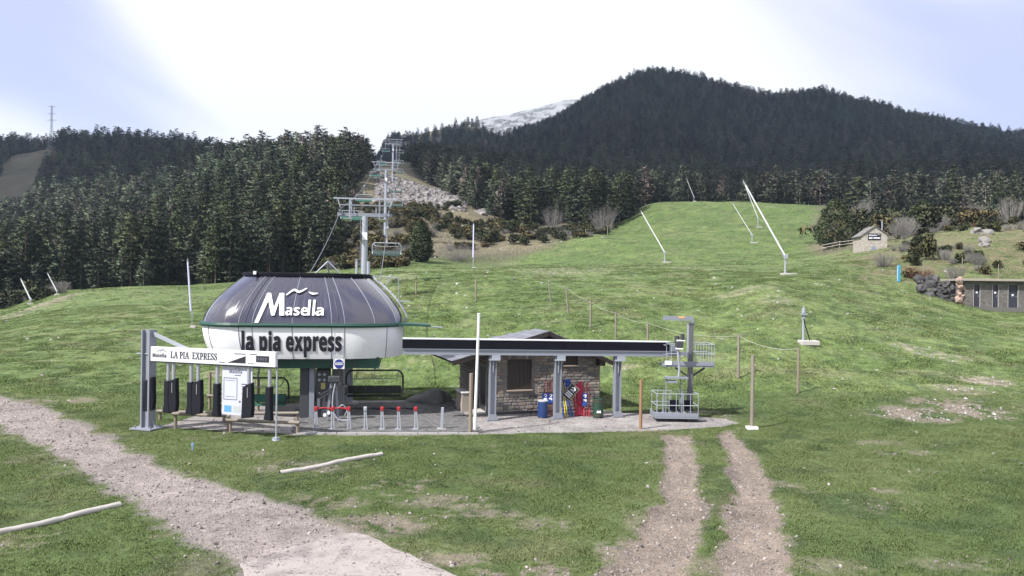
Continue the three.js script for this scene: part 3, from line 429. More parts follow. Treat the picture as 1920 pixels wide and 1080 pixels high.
{
  const rng = mulberry(9);
  // scrub under the lift line and beside the boulder field
  for (let i = 0, n = 0; n < 430 && i < 2600; i++) {
    const px = 610 + 540 * Math.pow(rng(), 1.35), d = 128 + 120 * rng(), p = onGround(px, d), py = toPx(p.x, p.y, p.z)[1];
    const lo = px < 760 ? 505 : lerp(500, 448, (px - 760) / 380) - 8, hi = px < 860 ? 388 : 398;
    if (py > lo || py < hi || d > edgeAt(px) + 4 || fbm(p.x * 0.09, p.z * 0.09, 3) < (px > 800 ? 0.43 : px < 770 ? 0.16 : 0.32)) continue;
    const k = rng(), kind = k < (px < 800 ? 0.62 : 0.4) ? 'ochre' : k < 0.8 ? 'dark' : 'grey'; n++;
    const sz = 1.0 + 1.0 * rng() * rng(), spot = (sz > 1.22 ? 'large ' : 'small ') + { ochre: ['ochre', 'olive', 'golden'][bushN % 3] + ' juniper shrub ', dark: 'dull green shrub ', grey: 'bare grey shrub ' }[kind] + (px < 690 ? 'on the rough slope beside the pine wood' : px < 790 ? 'on the rough slope under the lift line' : px < 930 ? 'on the rough slope around the grey thicket' : 'on the rough slope near the round leafless trees'); shrub(kind, p, sz, spot, { ochre: 'ochre junipers on the rough slope', dark: 'green shrubs on the rough slope', grey: 'bare shrubs on the rough slope' }[kind]);
  }
  // knoll
  for (let i = 0, n = 0; n < 75 && i < 900; i++) {
    const px = 1660 + 300 * rng(), d = 84 + 46 * rng(), p = onGround(px, d), py = toPx(p.x, p.y, p.z)[1]; if (px < 1700 && d < 100 || px > 1795 && py > 515 || fbm(p.x * 0.15 + 4, p.z * 0.15, 3) < 0.46) continue; n++;
    const k = rng(), kind = k < 0.35 ? 'ochre' : k < 0.55 ? 'dark' : k < 0.85 ? 'grey' : 'russet';
    shrub(kind, p, 0.45 + 0.5 * rng(), { ochre: 'low ochre shrub on the dry grassy knoll above the flat-roofed block', dark: 'low green shrub on the dry grassy knoll above the flat-roofed block', grey: 'low bare twiggy shrub on the dry grassy knoll', russet: 'low russet twiggy shrub on the dry grassy knoll' }[kind], { ochre: 'ochre shrubs on the knoll', dark: 'green shrubs on the knoll', grey: 'bare shrubs on the knoll', russet: 'russet shrubs on the knoll' }[kind]);
  }
  shrub('ochre', hit(1738, 488), 1.0, 'tall ochre juniper on the knoll, largest of its clump', undefined, 2.0); shrub('ochre', hit(1705, 490), 0.7, 'smaller ochre juniper beside the tallest one on the knoll'); shrub('grey', hit(1772, 488), 1.2, 'bare grey shrub beside the tallest juniper on the knoll');
  shrub('grey', hit(1655, 500), 1.25, 'bare grey shrub on the grass between cabin and blue post'); shrub('russet', hit(1710, 522), 1.1, 'russet thicket beside the blue post'); shrub('russet', hit(1735, 525), 0.9, 'small russet thicket between blue post and dark rocks'); shrub('grey', hit(1790, 524), 1.3, 'bare shrub growing over the dark rock wall');
  shrub('grey', hit(1687, 448), 1.7, 'bare bush standing beside the stone cabin', undefined, 1.3); shrub('ochre', hit(1672, 445, 40), 1.2, 'yellowish bush behind the stone cabin flue', undefined, 1.3);
  // row of bushes and small trees beyond the knoll
  for (let i = 0; i < 62; i++) {
    const px = 1545 + 400 * rng(), d = 150 + 90 * rng(), p = onGround(px, d), k = rng(), kind = k < 0.22 ? 'ochre' : k < 0.6 ? 'dark' : 'grey'; if (px < 1640 && d < 165) continue;
    shrub(kind, p, 1.5 + 1.4 * rng(), { ochre: 'ochre bush in the thicket beyond the knoll and cabin', dark: 'dark green bush in the thicket beyond the knoll and cabin', grey: 'bare grey bush in the thicket beyond the knoll and cabin' }[kind], { ochre: 'ochre bushes beyond the knoll', dark: 'green bushes beyond the knoll', grey: 'bare bushes beyond the knoll' }[kind], 1.25);
  }
  for (let i = 0; i < 60; i++) { const px = 1220 + 700 * rng(), d = 290 + 110 * rng(), p = onGround(px, d), k = rng() < 0.5 ? 'grey' : 'dark'; shrub(k, p, 1.8 + 1.5 * rng(), k === 'grey' ? 'bare grey bush at the foot of the wooded mountain' : 'dull green bush at the foot of the wooded mountain', k === 'grey' ? 'bare bushes at the mountain foot' : 'green bushes at the mountain foot', 1.3); }
  for (let i = 0; i < 16; i++) { const px = -10 + 130 * rng(), p = onGround(px, 150 + 14 * rng()), k = rng() < 0.6 ? 'grey' : 'dark'; shrub(k, p, 1.3 + rng(), k === 'grey' ? 'bare bush at the wood edge by the leaning snow lances' : 'green bush at the wood edge by the leaning snow lances', k === 'grey' ? 'bare bushes by the lances' : 'green bushes by the lances'); }
}
function leafTree(name, label, p, h, w, kind, seed) {
  const t = thing(name, label, 'tree', p);
  if (kind === 'bare') { part(t, 'trunk', [rod([0, -0.3, 0], [0, h * 0.4, 0], 0.16, 7, 0.1)], bushMats.grey[0]); const c = part(t, 'crown', twigs(seed, w, h * 0.95, 85, 0.036), bushMats.grey[1]); c.position.y = 0.3; }
  else { part(t, 'trunk', [rod([0, -0.3, 0], [0, h * 0.6, 0], 0.22, 7, 0.1)], barkMat); const rng = mulberry(seed); part(t, 'crown', leaves(rng, r => { const s = r(), a = r() * 6.28, rad = w * 0.5 * Math.pow(Math.sin(Math.PI * Math.pow(0.06 + s * 0.92, 0.72)), 0.8) * (0.75 + 0.3 * vn(a * 2.2, s * 8 + seed)) * (0.55 + 0.45 * Math.sqrt(r())); return [Math.cos(a) * rad, h * (0.03 + 0.95 * s), Math.sin(a) * rad, Math.cos(a), 0.5 + s * 0.5, Math.sin(a)]; }, 3200, 3, 0.42, 0.8, 0.5), needleMats[kind === 'dark' ? 1 : 3]); }
  return t;
}
leafTree('pine_tree', 'broad dark pine standing alone at the ski slope edge near the cabin', onGround(1566, 150), 10.2, 8.6, 'dark', 71);
leafTree('pine_tree', 'small dark pine among bare bushes beyond the cabin', onGround(1728, 158), 7.5, 6.2, 'dark', 72);
leafTree('pine_tree', 'young dark pine rising from ochre scrub under the lift line', onGround(789, 158), 9.0, 5.2, 'dark', 73);
leafTree('bare_tree', 'round grey leafless tree at the corner of wood and ski slope', onGround(1131, 204), 8.6, 8.4, 'bare', 74);
leafTree('bare_tree', 'grey leafless tree in front of pines beside the boulder field', onGround(1036, 212), 8.0, 7.2, 'bare', 75);
leafTree('bare_tree', 'wide grey leafless thicket on the slope behind the white-blue lance', onGround(858, 166), 4.6, 10.5, 'bare', 76);
leafTree('bare_tree', 'pale leafless tree behind the lone broad pine', onGround(1622, 215), 9.5, 6, 'bare', 77);
leafTree('bare_tree', 'pale leafless tree at the crest of the knoll', onGround(1895, 150), 6.5, 5.5, 'bare', 78);
leafTree('bare_tree', 'pale leafless tree on a rocky clearing in the pine wood', onGround(375, 330), 14, 9, 'bare', 80);
// ---------------------------------------------------------------- chairlift bottom station
const font = await new FontLoader().loadAsync('fonts/droid/droid_sans_bold.typeface.json');
const serif = await new FontLoader().loadAsync('fonts/droid/droid_serif_bold.typeface.json');
function text(s, size, depth, fnt = font, wx = 1) { const g = new TextGeometry(s, { font: fnt, size, depth, curveSegments: 5, bevelEnabled: false }); g.computeBoundingBox(); const b = g.boundingBox; g.translate(-b.min.x, 0, 0); if (wx !== 1) g.scale(wx, 1, 1); return g; }
const gw = g => { g.computeBoundingBox(); return g.boundingBox.max.x; };
function stroke(pts, w, depth) {                            // a brush stroke through points, thickest in the middle
  const c = new THREE.CatmullRomCurve3(pts.map(([x, y]) => V(x, y, 0))), n = 40, up = [], dn = [];
  for (let i = 0; i <= n; i++) { const t = i / n, p = c.getPoint(t), d = c.getTangent(t), k = w * (0.25 + 0.75 * Math.sin(Math.PI * clamp(t * 0.9 + 0.06))) / 2; up.push([p.x - d.y * k, p.y + d.x * k]); dn.unshift([p.x + d.y * k, p.y - d.x * k]); }
  return plate(poly([...up, ...dn]), depth);
}
const PHI = 0.149, ST = at(566, 612, 34.0); ST.y = 0;
const station = thing('chairlift_station', 'chairlift bottom station with dark glass dome and white lettered band', 'lift station', ST, PHI);
const ZS = -6.5, streaks = grain(256, (i, j) => { const v = 255 * clamp(0.22 + 0.35 * sstep(0.5, 0.8, fbm(i / 256 * 40, j / 256 * 2.5, 3)) + 0.2 * fbm(i / 256 * 8, j / 256 * 8, 4)); return [v, v, v]; }, false); M.glass.roughnessMap = streaks;
const OUT = []; // plan of the rim, from back at -x round the front to back at +x, [x, z, run]
{
  const add = (x, z) => OUT.push([x, z]);
  for (let i = 0; i <= 4; i++) add(-4.92, lerp(ZS, -2.3, i / 4));
  for (let i = 1; i <= 10; i++) { const a = i / 10 * Math.PI / 2; add(-2.82 - 2.10 * Math.cos(a), -2.3 + 2.3 * Math.sin(a)); }
  for (let i = 1; i <= 16; i++) add(lerp(-2.82, 1.95, i / 16), 0);
  for (let i = 1; i <= 12; i++) { const a = i / 12 * Math.PI / 2; add(1.95 + 2.75 * Math.sin(a), -2.3 + 2.3 * Math.cos(a)); }
  for (let i = 1; i <= 4; i++) add(4.7, lerp(-2.3, ZS, i / 4));
}
const RIM = 4.54, DOME = 2.3, BAND = 1.52;
const domeP = ([x, z], t, off = 0) => { const e = Math.pow(t, 1.6); return V(x * (1 - (x < 0 ? 0.34 : 0.40) * e) * (1 + off * 0.2), RIM + 0.04 + DOME * t + off * 0.5, (z - 1.75 * e) * (1 - 0.06 * e) + off); };
const bandP = ([x, z], t, off = 0) => { const e = t * t; return V(x * (1 - (x < 0 ? 0.085 : 0.02) * e) * (1 + off * 0.2), RIM - 0.08 - BAND * t, z - 0.22 * e + off); };
function skin(f, i0, i1, n, t0 = 0, t1 = 1) {               // surface over the plan points i0..i1
  const p = [], uv = [], idx = [], w = i1 - i0 + 1;
  for (let j = 0; j <= n; j++) for (let i = i0; i <= i1; i++) { const q = f(OUT[i], lerp(t0, t1, j / n)); p.push(q.x, q.y, q.z); uv.push(i / 8, j / n); }
  for (let j = 0; j < n; j++) for (let i = 0; i < w - 1; i++) { const a = j * w + i; idx.push(a, a + 1, a + w + 1, a, a + w + 1, a + w); }
  const g = new THREE.BufferGeometry(); g.setAttribute('position', new THREE.Float32BufferAttribute(p, 3)); g.setAttribute('uv', new THREE.Float32BufferAttribute(uv, 2)); g.setIndex(idx); g.computeVertexNormals(); return g;
}
const ribAt = (f, i, r, n = 14, off = 0) => new THREE.TubeGeometry(new THREE.CatmullRomCurve3(Array.from({ length: n + 1 }, (_, j) => f(OUT[i], j / n, off))), n, r, 5);
const DJ = [0, 4, 8, 14, 16, 22, 28, 30, 34, 38, OUT.length - 1];
for (let k = 0; k < DJ.length - 1; k++) part(station, 'dome_panel', skin(domeP, DJ[k], DJ[k + 1], 16), M.glass);
for (const i of DJ.slice(1, -1)) part(station, 'dome_rib', ribAt(domeP, i, 0.017, 14, 0.006), M.steel);
for (const i of [15, 29]) part(station, 'dome_rib', ribAt(domeP, i, 0.02, 14, 0.012), M.darkSteel);
const WJ = [0, 5, 9, 14, 16, 22, 28, 30, 36, 42, OUT.length - 1];
const bandTex = grain(256, (i, j) => { const v = 0.93 + 0.07 * fbm(i / 256 * 5, j / 256 * 9, 4) - 0.05 * sstep(0.62, 0.8, fbm(i / 256 * 30, j / 256 * 3, 3)); return [enc(v), enc(v), enc(v)]; });
M.bandWhite = mat([0.80, 0.81, 0.85], 0.38, 0, { map: bandTex });
for (let k = 0; k < WJ.length - 1; k++) part(station, 'band_panel', skin(bandP, WJ[k], WJ[k + 1], 8), M.bandWhite);
for (const i of WJ.slice(1, -1)) part(station, 'panel_joint', ribAt(bandP, i, 0.013, 8, 0.006), M.darkSteel);
{ // green rim: a swept bar round the plan
  const sec = [[0.10, -0.09], [0.14, 0.0], [0.10, 0.10], [-0.1, 0.10], [-0.1, -0.09]], p = [], idx = [], n = OUT.length, m = sec.length;
  OUT.forEach(([x, z], i) => { const a = OUT[Math.max(0, i - 1)], b = OUT[Math.min(n - 1, i + 1)], tx = b[0] - a[0], tz = b[1] - a[1], l = Math.hypot(tx, tz), nx = -tz / l, nz = tx / l; for (const [o, y] of sec) p.push(x + nx * -o * -1, RIM + y - 0.02, z + nz * o); });
  for (let i = 0; i < n - 1; i++) for (let k = 0; k < m; k++) { const a = i * m + k, b = i * m + (k + 1) % m; idx.push(a, b, b + m, a, b + m, a + m); }
  const g = new THREE.BufferGeometry(); g.setAttribute('position', new THREE.Float32BufferAttribute(p, 3)); g.setIndex(idx); part(station, 'rim', g.toNonIndexed(), M.green).geometry.computeVertexNormals();
  part(station, 'rim_tip', [plate(poly([[4.4, 0], [6.0, -0.02], [6.0, 0.06], [4.4, 0.14]]), 1.6).translate(0, RIM - 0.07, -2.6)], M.green);
  part(station, 'drip_rail', [rod([5.6, RIM - 0.08, -1.2], [6.6, RIM - 0.16, -1.4], 0.03)], M.zinc);
}
{ // flat cap, underside, back wall
  const ring = OUT.map(q => domeP(q, 1)), cap = new THREE.Shape(ring.map(q => new THREE.Vector2(q.x * 1.03, -q.z)));
  part(station, 'roof_cap', plate(cap, 0.13, 0.03).rotateX(-Math.PI / 2).translate(0, RIM + DOME + 0.0, 0.10), M.black);
  const low = new THREE.Shape(OUT.map(q => bandP(q, 1)).map(q => new THREE.Vector2(q.x * 0.985, -q.z + 0.05)));
  part(station, 'underside', plate(low, 0.08).rotateX(-Math.PI / 2).translate(0, RIM - BAND - 0.06, 0), M.darkSteel);
  part(station, 'back_wall', [box(9.2, 1.45, 0.06, 0, 3.75, ZS + 0.1), box(6.2, 2.2, 0.06, 0, 5.6, ZS - 1.6)], M.black);
  part(station, 'cap_trim', [box(0.12, 0.16, 0.3, -2.42, RIM + DOME + 0.12, -1.55)], M.white);
  part(station, 'lifting_frame', [rod([0.1, 7.0, -4], [0.75, 7.65, -4], 0.035), rod([1.4, 7.0, -4], [0.75, 7.65, -4], 0.035), rod([0.75, 7.0, -4.6], [0.75, 7.65, -4], 0.035)], M.zinc);
  const sk = part(station, 'skirt', [box(6.0, 0.52, 4.6, 0.55, 2.72, -2.9)], M.green);
  part(sk, 'seam', [-1.1, 0.5, 1.3, 2.4].map(x => box(0.05, 0.5, 0.03, x, 2.72, -0.59)), M.darkSteel);
}
{ // columns and the drive cabinet
  part(station, 'front_column', [rbox(0.42, 2.46, 0.7, 0.03, 0.02, 1.23, -1.35)], M.darkSteel);
  part(station, 'column_face', [box(0.24, 2.46, 0.5, 0.37, 1.23, -1.2)], M.steel);
  const cab = part(station, 'control_cabinet', [rbox(0.66, 2.3, 0.6, 0.03, 0.86, 1.2, -1.45)], mat([0.055, 0.055, 0.065], 0.5));
  part(cab, 'gauge', [0, 1, 2, 3].map(i => cyl(0.07, 0.07, 0.03, 0, 0, 0, 12).rotateX(Math.PI / 2).translate(0.7 + (i % 2) * 0.24, 2.1 - (i >> 1) * 0.26, -1.15)), M.zinc);
  part(cab, 'notice', [box(0.2, 0.3, 0.012, 0.88, 1.55, -1.135)], mat([0.42, 0.38, 0.14], 0.7));
  part(cab, 'notice', [box(0.14, 0.42, 0.012, 0.68, 0.75, -1.135)], mat([0.4, 0.42, 0.45], 0.7));
  part(cab, 'lamp_cap', [cyl(0.05, 0.04, 0.08, 0.7, 1.18, -1.12)], M.zinc);
  part(station, 'grey_post', [box(0.5, 2.4, 0.4, 1.5, 1.22, -1.9)], mat([0.16, 0.16, 0.18], 0.6));
  const rc = part(station, 'round_column', [cyl(0.30, 0.27, 2.5, 1.72, 0.05, -5.4, 20)], M.zinc); part(rc, 'base_plate', [cyl(0.6, 0.55, 0.12, 1.75, 0, -5.4, 20)], M.concrete);
}
{ // lettering on the band and the dome
  const t = new TextGeometry('la pia express', { font, size: 0.66, depth: 0.02, curveSegments: 5, bevelEnabled: true, bevelSize: 0.022, bevelThickness: 0.006, bevelSegments: 1 }), w = gw(t); t.scale(4.55 / w, 1.3, 1); t.translate(-2.73, RIM - 1.2, 0.0);
  const p = t.attributes.position; for (let i = 0; i < p.count; i++) p.setZ(i, p.getZ(i) + 0.012 + bandP([0, 0], clamp((RIM - 0.08 - p.getY(i)) / BAND)).z); t.computeVertexNormals(); part(station, 'lettering', t, M.ink);
  const gs = [plate(poly([[0, -0.28], [0.17, -0.28], [0.52, 0.62], [0.72, 0.02], [0.86, 0.02], [1.0, 0.62], [1.09, 0.02], [1.3, 0.02], [1.18, 0.94], [0.98, 0.94], [0.80, 0.34], [0.58, 0.94], [0.42, 0.94]]), 0.03)];
  const place = (s, x, sx, sy, y = 0) => { const g = text(s, 0.42, 0.03, font, sx); g.scale(1, sy, 1); g.translate(x, 0.03 + y, 0); gs.push(g); return x + gw(g.clone()) - 0; };
  place('ase', 1.34, 1.12, 1.02); place('ll', 2.34, 1.2, 1.45); place('a', 2.70, 1.4, 1.02);
  gs.push(stroke([[1.28, 0.86], [1.62, 1.08], [1.85, 1.0], [2.2, 1.16]], 0.085, 0.03), stroke([[2.3, 1.0], [2.5, 0.93], [2.72, 0.95]], 0.07, 0.03));
  const g = mergeGeometries(gs.map(strip)); g.scale(1.0, 1.0, 1).translate(-2.1, 0, 0);
  // lay it on the sloping glass
  const q = g.attributes.position; for (let i = 0; i < q.count; i++) { const x = q.getX(i), y = q.getY(i) + 0.34, dz = q.getZ(i), t2 = clamp(y / DOME * 1.12), e = Math.pow(t2, 1.6); q.setXYZ(i, x, RIM + 0.04 + DOME * t2, (-1.75 * e) * (1 - 0.06 * e) + 0.10 + dz); }
  g.computeVertexNormals(); part(station, 'logo', g, M.white);
}
{ // ladder and rail up the rear corner of the dome
  const a = Array.from({ length: 9 }, (_, i) => domeP([4.75, -4.4], i / 8, 0.1)), b = a.map(p => p.clone().add(V(0.05, 0.02, -0.45)));
  const lad = part(station, 'roof_ladder', [tube(a, 0.025, 30), tube(b, 0.025, 30)], M.zinc);
  part(lad, 'rung', a.flatMap((p, i) => i ? [rod(p, b[i], 0.018, 5), rod(a[i - 1].clone().lerp(p, 0.5), b[i - 1].clone().lerp(b[i], 0.5), 0.018, 5)] : []), M.zinc);
  part(station, 'roof_rail', [rod([3.0, 6.95, -5.2], [4.4, 6.85, -5.2], 0.025), rod([4.4, 6.85, -5.2], [4.4, 4.9, -5.4], 0.02), rod([3.9, 6.85, -5.2], [3.6, 6.2, -5.2], 0.02)], M.zinc);
  part(station, 'mast', [cyl(0.09, 0.09, 0.9, 2.75, 6.85, -5.6)], M.zinc);
  part(station, 'side_fin', [box(0.6, 0.05, 0.5, 4.7, 5.6, -5.2), box(0.05, 0.5, 0.05, 4.6, 5.4, -5.2)], M.zinc);
}
{ // blue capacity sign
  const s = thing('capacity_sign', 'white square sign with blue disc of six white figures hung on the station', 'sign', at(635.5, 692, 33.6), PHI);
  part(s, 'panel', [box(0.5, 0.46, 0.03, 0, 0.24, 0)], M.white); part(s, 'disc', [cyl(0.21, 0.21, 0.012, 0, 0, 0, 28).rotateX(Math.PI / 2).translate(0, 0.24, 0.016)], mat([0.02, 0.03, 0.22], 0.5));
  for (let i = 0; i < 6; i++) part(s, 'figure', [cyl(0.016, 0.016, 0.01, 0, 0, 0, 8).rotateX(Math.PI / 2).translate(-0.14 + i * 0.056, 0.31, 0.031), box(0.03, 0.07, 0.008, -0.14 + i * 0.056, 0.25, 0.033), box(0.036, 0.03, 0.008, -0.135 + i * 0.056, 0.205, 0.033)], M.white);
  part(s, 'hanger', [box(0.03, 1.3, 0.03, -0.2, 1.0, 0.0), box(0.03, 1.3, 0.03, 0.2, 1.0, 0.0)], M.zinc);
}
{ // folded loading arm with hoses
  const g = at(612, 778, 34.4); g.y = 0; const s = thing('folded_arm', 'folded steel loading arm with hoses standing before the control cabinet', 'machine', g, PHI);
  part(s, 'upright', [beam([0.0, 0.0, 0], [0.25, 2.1, 0], 0.12, 0.12), beam([0.55, 0, 0.1], [0.42, 2.0, 0.1], 0.1, 0.1)], M.steel);
  part(s, 'strut', [beam([-0.2, 0.3, 0.1], [-0.05, 1.4, 0.1], 0.07, 0.07), beam([-0.3, 1.25, 0.1], [0.5, 1.75, 0.15], 0.1, 0.06), beam([-0.3, 1.1, 0.1], [0.45, 1.55, 0.15], 0.06, 0.06)], M.darkSteel);
  part(s, 'head', [rbox(0.55, 0.3, 0.3, 0.05, 0.35, 2.0, 0.1), cyl(0.14, 0.14, 0.2, 0.62, 1.75, 0.1), beam([0.4, 1.9, 0.1], [0.95, 1.65, 0.1], 0.12, 0.08)], M.darkSteel);
  part(s, 'hose', [tube([[0.4, 1.8, 0.2], [0.3, 1.1, 0.25], [0.35, 0.5, 0.3], [0.6, 0.15, 0.35], [1.1, 0.12, 0.4]], 0.035), tube([[0.5, 0.6, 0.15], [0.75, 0.8, 0.2], [0.95, 0.55, 0.2], [0.85, 0.3, 0.2]], 0.025)], M.zinc);
  part(s, 'joint', [0, 1, 2].map(i => cyl(0.08, 0.08, 0.1, 0, 0, 0, 10).rotateX(Math.PI / 2).translate(-0.05 + i * 0.18, 0.35 + 0.1 * i, 0.2)), M.white);
}
// ---------------------------------------------------------------- chairs, towers, ropes
function chairParts(o, seatMat, tubeMat) {                           // hangs from its grip at y = 0; faces +z
  const w = 1.43, yTop = -1.5, ySeat = -2.78;
  part(o, 'grip', [rbox(0.34, 0.16, 0.5, 0.04, 0, 0.02, 0), cyl(0.06, 0.06, 0.2, 0.1, 0.05, 0.1)], M.zinc);
  part(o, 'hanger', [tube([[0, 0, 0], [0.02, -0.5, -0.1], [0.02, -1.1, -0.22], [0, yTop, -0.1]], 0.05, 16)], M.zinc);
  const fr = part(o, 'frame', [tube([[-w, ySeat + 0.1, 0.35], [-w - 0.02, ySeat + 0.25, -0.2], [-w, yTop - 0.25, -0.14], [-w + 0.18, yTop - 0.02, -0.1], [-w + 0.45, yTop, -0.1], [0, yTop, -0.1], [w - 0.45, yTop, -0.1], [w - 0.18, yTop - 0.02, -0.1], [w, yTop - 0.25, -0.14], [w + 0.02, ySeat + 0.25, -0.2], [w, ySeat + 0.1, 0.35]], 0.05, 70)], tubeMat);
  part(fr, 'armrest', [-1, 1].map(s => tube([[s * w, ySeat + 0.35, -0.2], [s * (w - 0.03), ySeat + 0.32, 0.2], [s * w, ySeat + 0.1, 0.35]], 0.03, 12)), tubeMat);
  const bar = part(o, 'safety_bar', [tube([[-w + 0.2, yTop - 0.1, -0.1], [-w + 0.24, yTop - 0.32, 0.25], [-w + 0.3, yTop - 0.36, 0.4], [0, yTop - 0.36, 0.42], [w - 0.3, yTop - 0.36, 0.4], [w - 0.24, yTop - 0.32, 0.25], [w - 0.2, yTop - 0.1, -0.1]], 0.022, 50)], M.zinc);
  part(bar, 'footrest', [-0.9, 0, 0.9].map(x => rod([x, yTop - 0.36, 0.42], [x, yTop - 0.02, 0.5], 0.016, 5)), M.zinc);
  for (let i = 0; i < 6; i++) { const x = -w + 0.06 + (i + 0.5) * (2 * w - 0.12) / 6; part(o, 'seat', [rbox(0.45, 0.07, 0.46, 0.03, x, ySeat, 0.12)], seatMat); part(o, 'backrest', [rbox(0.45, 0.40, 0.06, 0.03, 0, 0, 0).rotateX(-0.2).translate(x, ySeat + 0.28, -0.17)], seatMat); }
}
const chairMats = { dark: [mat([0.018, 0.020, 0.022], 0.6), M.darkSteel], green: [M.chairGreen, M.darkSteel], line: [mat([0.05, 0.085, 0.085], 0.6), M.zinc], teal: [mat([0.035, 0.13, 0.105], 0.6), M.zinc] }, chairProto = {};
function chair(pos, kind, label, group) {
  let o; if (!chairProto[kind]) { o = new THREE.Group(); chairParts(o, ...chairMats[kind]); chairProto[kind] = o; } else o = chairProto[kind].clone();
  o.name = numbered('lift_chair'); o.userData = { label, category: 'chairlift chair' }; if (group) o.userData.group = group; o.position.copy(pos); o.rotation.y = PHI; scene.add(o);
}
{ const p = at(702, 741, 38.0); p.y += 2.78; chair(p, 'dark', 'black empty chair hanging under the station beside the round column'); const q = at(482, 758, 36.0); q.y += 2.78; chair(q, 'green', 'empty chair with green seats hanging behind the gate poster'); }
const T1 = { d: 84, h: 15.3 }, T2 = { d: 180, h: 35.8 }, T3 = { d: 290, h: 63.6 }, T4 = { d: 420, h: 88 };
const ropePts = [{ d: 44, h: 4.9, sag: 0 }, T1, T2, T3, T4];
function ropeH(d) { for (let i = 0; i < 4; i++) { const a = ropePts[i], b = ropePts[i + 1]; if (d <= b.d) { const t = (d - a.d) / (b.d - a.d); return lerp(a.h, b.h, t) - 4 * t * (1 - t) * (i ? (b.d - a.d) * 0.012 : 0.9); } } return T4.h; }
const gauge = 2.75;
for (const s of [-1, 1]) { const pts = []; for (let d = 44; d <= 420; d += 4) pts.push(V(lineX(d) + s * gauge, ropeH(d), -d)); solo('haul_rope', tube(pts, 0.035, 240, 5), M.rope, s < 0 ? 'steel haul rope of the lift on the side of the green-seated chair' : 'steel haul rope of the lift on the side of the black chair', 'rope'); }
for (const d of [101, 132, 186, 232, 280]) chair(V(lineX(d) - gauge, ropeH(d), -d), 'teal', 'empty chair with green seats on the haul rope beyond the first tower', 'chairs on the descending side of the rope');
for (const d of [75, 124, 150, 200, 236, 275]) chair(V(lineX(d) + gauge, ropeH(d), -d), 'line', d === 75 ? 'empty dark chair on the haul rope before the first tower' : 'empty dark chair on the haul rope beyond the first tower', d === 75 ? undefined : 'chairs on the ascending side of the rope');
function tower(T, r, arm, label, top = 1.1) {
  const x = lineX(T.d), g = H(x, -T.d), t = thing('lift_tower', label, 'lift tower', [x, g, -T.d], PHI), h = T.h - g;
  const pole = part(t, 'pole', [cyl(r * 1.1, r * 0.9, h - 0.6, 0, -0.3, 0, 18)], M.zinc); part(pole, 'ladder', [box(0.04, h - 1.5, 0.04, -r - 0.12, (h - 1) / 2, 0.1), box(0.04, h - 1.5, 0.04, -r - 0.12, (h - 1) / 2, -0.25)], M.steel);
  part(pole, 'number_plate', [box(0.55, 0.85, 0.03, 0.02, h - 3.2, r + 0.06)], M.white);
  part(t, 'cross_arm', [box(arm, 0.4, 0.35, 0, h - 0.75, 0), box(arm * 0.9, 0.12, 0.14, 0, h + 0.35, 0.1), box(0.14, 1.2, 0.14, -arm * 0.2, h - 0.2, 0), box(0.14, 1.2, 0.14, arm * 0.2, h - 0.2, 0)], M.steel);
  part(t, 'lifting_bar', [box(arm * 1.15, 0.16, 0.16, 0, h + top, 0), beam([-arm * 0.42, h - 0.6, 0], [-arm * 0.5, h + top, 0], 0.12, 0.12), beam([arm * 0.42, h - 0.6, 0], [arm * 0.5, h + top, 0], 0.12, 0.12)], M.zinc);
  for (const s of [-1, 1]) {
    const sh = part(t, 'sheave_assembly', [box(0.12, 0.22, 3.2, s * gauge, h - 0.42, 0), box(0.5, 0.3, 0.5, s * (gauge - 0.1), h - 0.7, 0)], M.steel);
    for (let i = 0; i < 6; i++) part(sh, 'sheave', [cyl(0.2, 0.2, 0.1, 0, -0.05, 0, 14).rotateZ(Math.PI / 2).translate(s * gauge, h - 0.24 + 0.02 * i, -1.4 + i * 0.56)], M.darkSteel);
    part(t, 'catwalk', [box(0.7, 0.06, 3.6, s * (gauge - 0.75), h - 1.35, 0), ...[-1.7, -0.6, 0.6, 1.7].flatMap(z => [rod([s * (gauge - 1.1), h - 1.35, z], [s * (gauge - 1.1), h + 0.9, z], 0.04, 5)]), rod([s * (gauge - 1.1), h - 0.3, -1.7], [s * (gauge - 1.1), h - 0.3, 1.7], 0.03, 5), rod([s * (gauge - 1.1), h + 0.3, -1.7], [s * (gauge - 1.1), h + 0.3, 1.7], 0.03, 5)], M.zinc);
  }
}
tower(T1, 0.36, 6.2, 'grey steel lift tower just uphill of the station dome'); tower(T2, 0.34, 6.2, 'second grey lift tower, rising from the scrub below the boulder field'); tower(T3, 0.36, 6.6, 'third grey lift tower between the pines above the boulder field'); tower(T4, 0.4, 6.8, 'small far lift tower on the skyline of the lift line');
{ const p = onGround(668, 78); solo('steel_post', [cyl(0.16, 0.13, at(667, 487, 78).y - p.y, 0, 0, 0), cyl(0.22, 0.22, 0.06, 0, at(667, 487, 78).y - p.y, 0)], M.zinc, 'short grey post beside the first lift tower', 'post', p); }
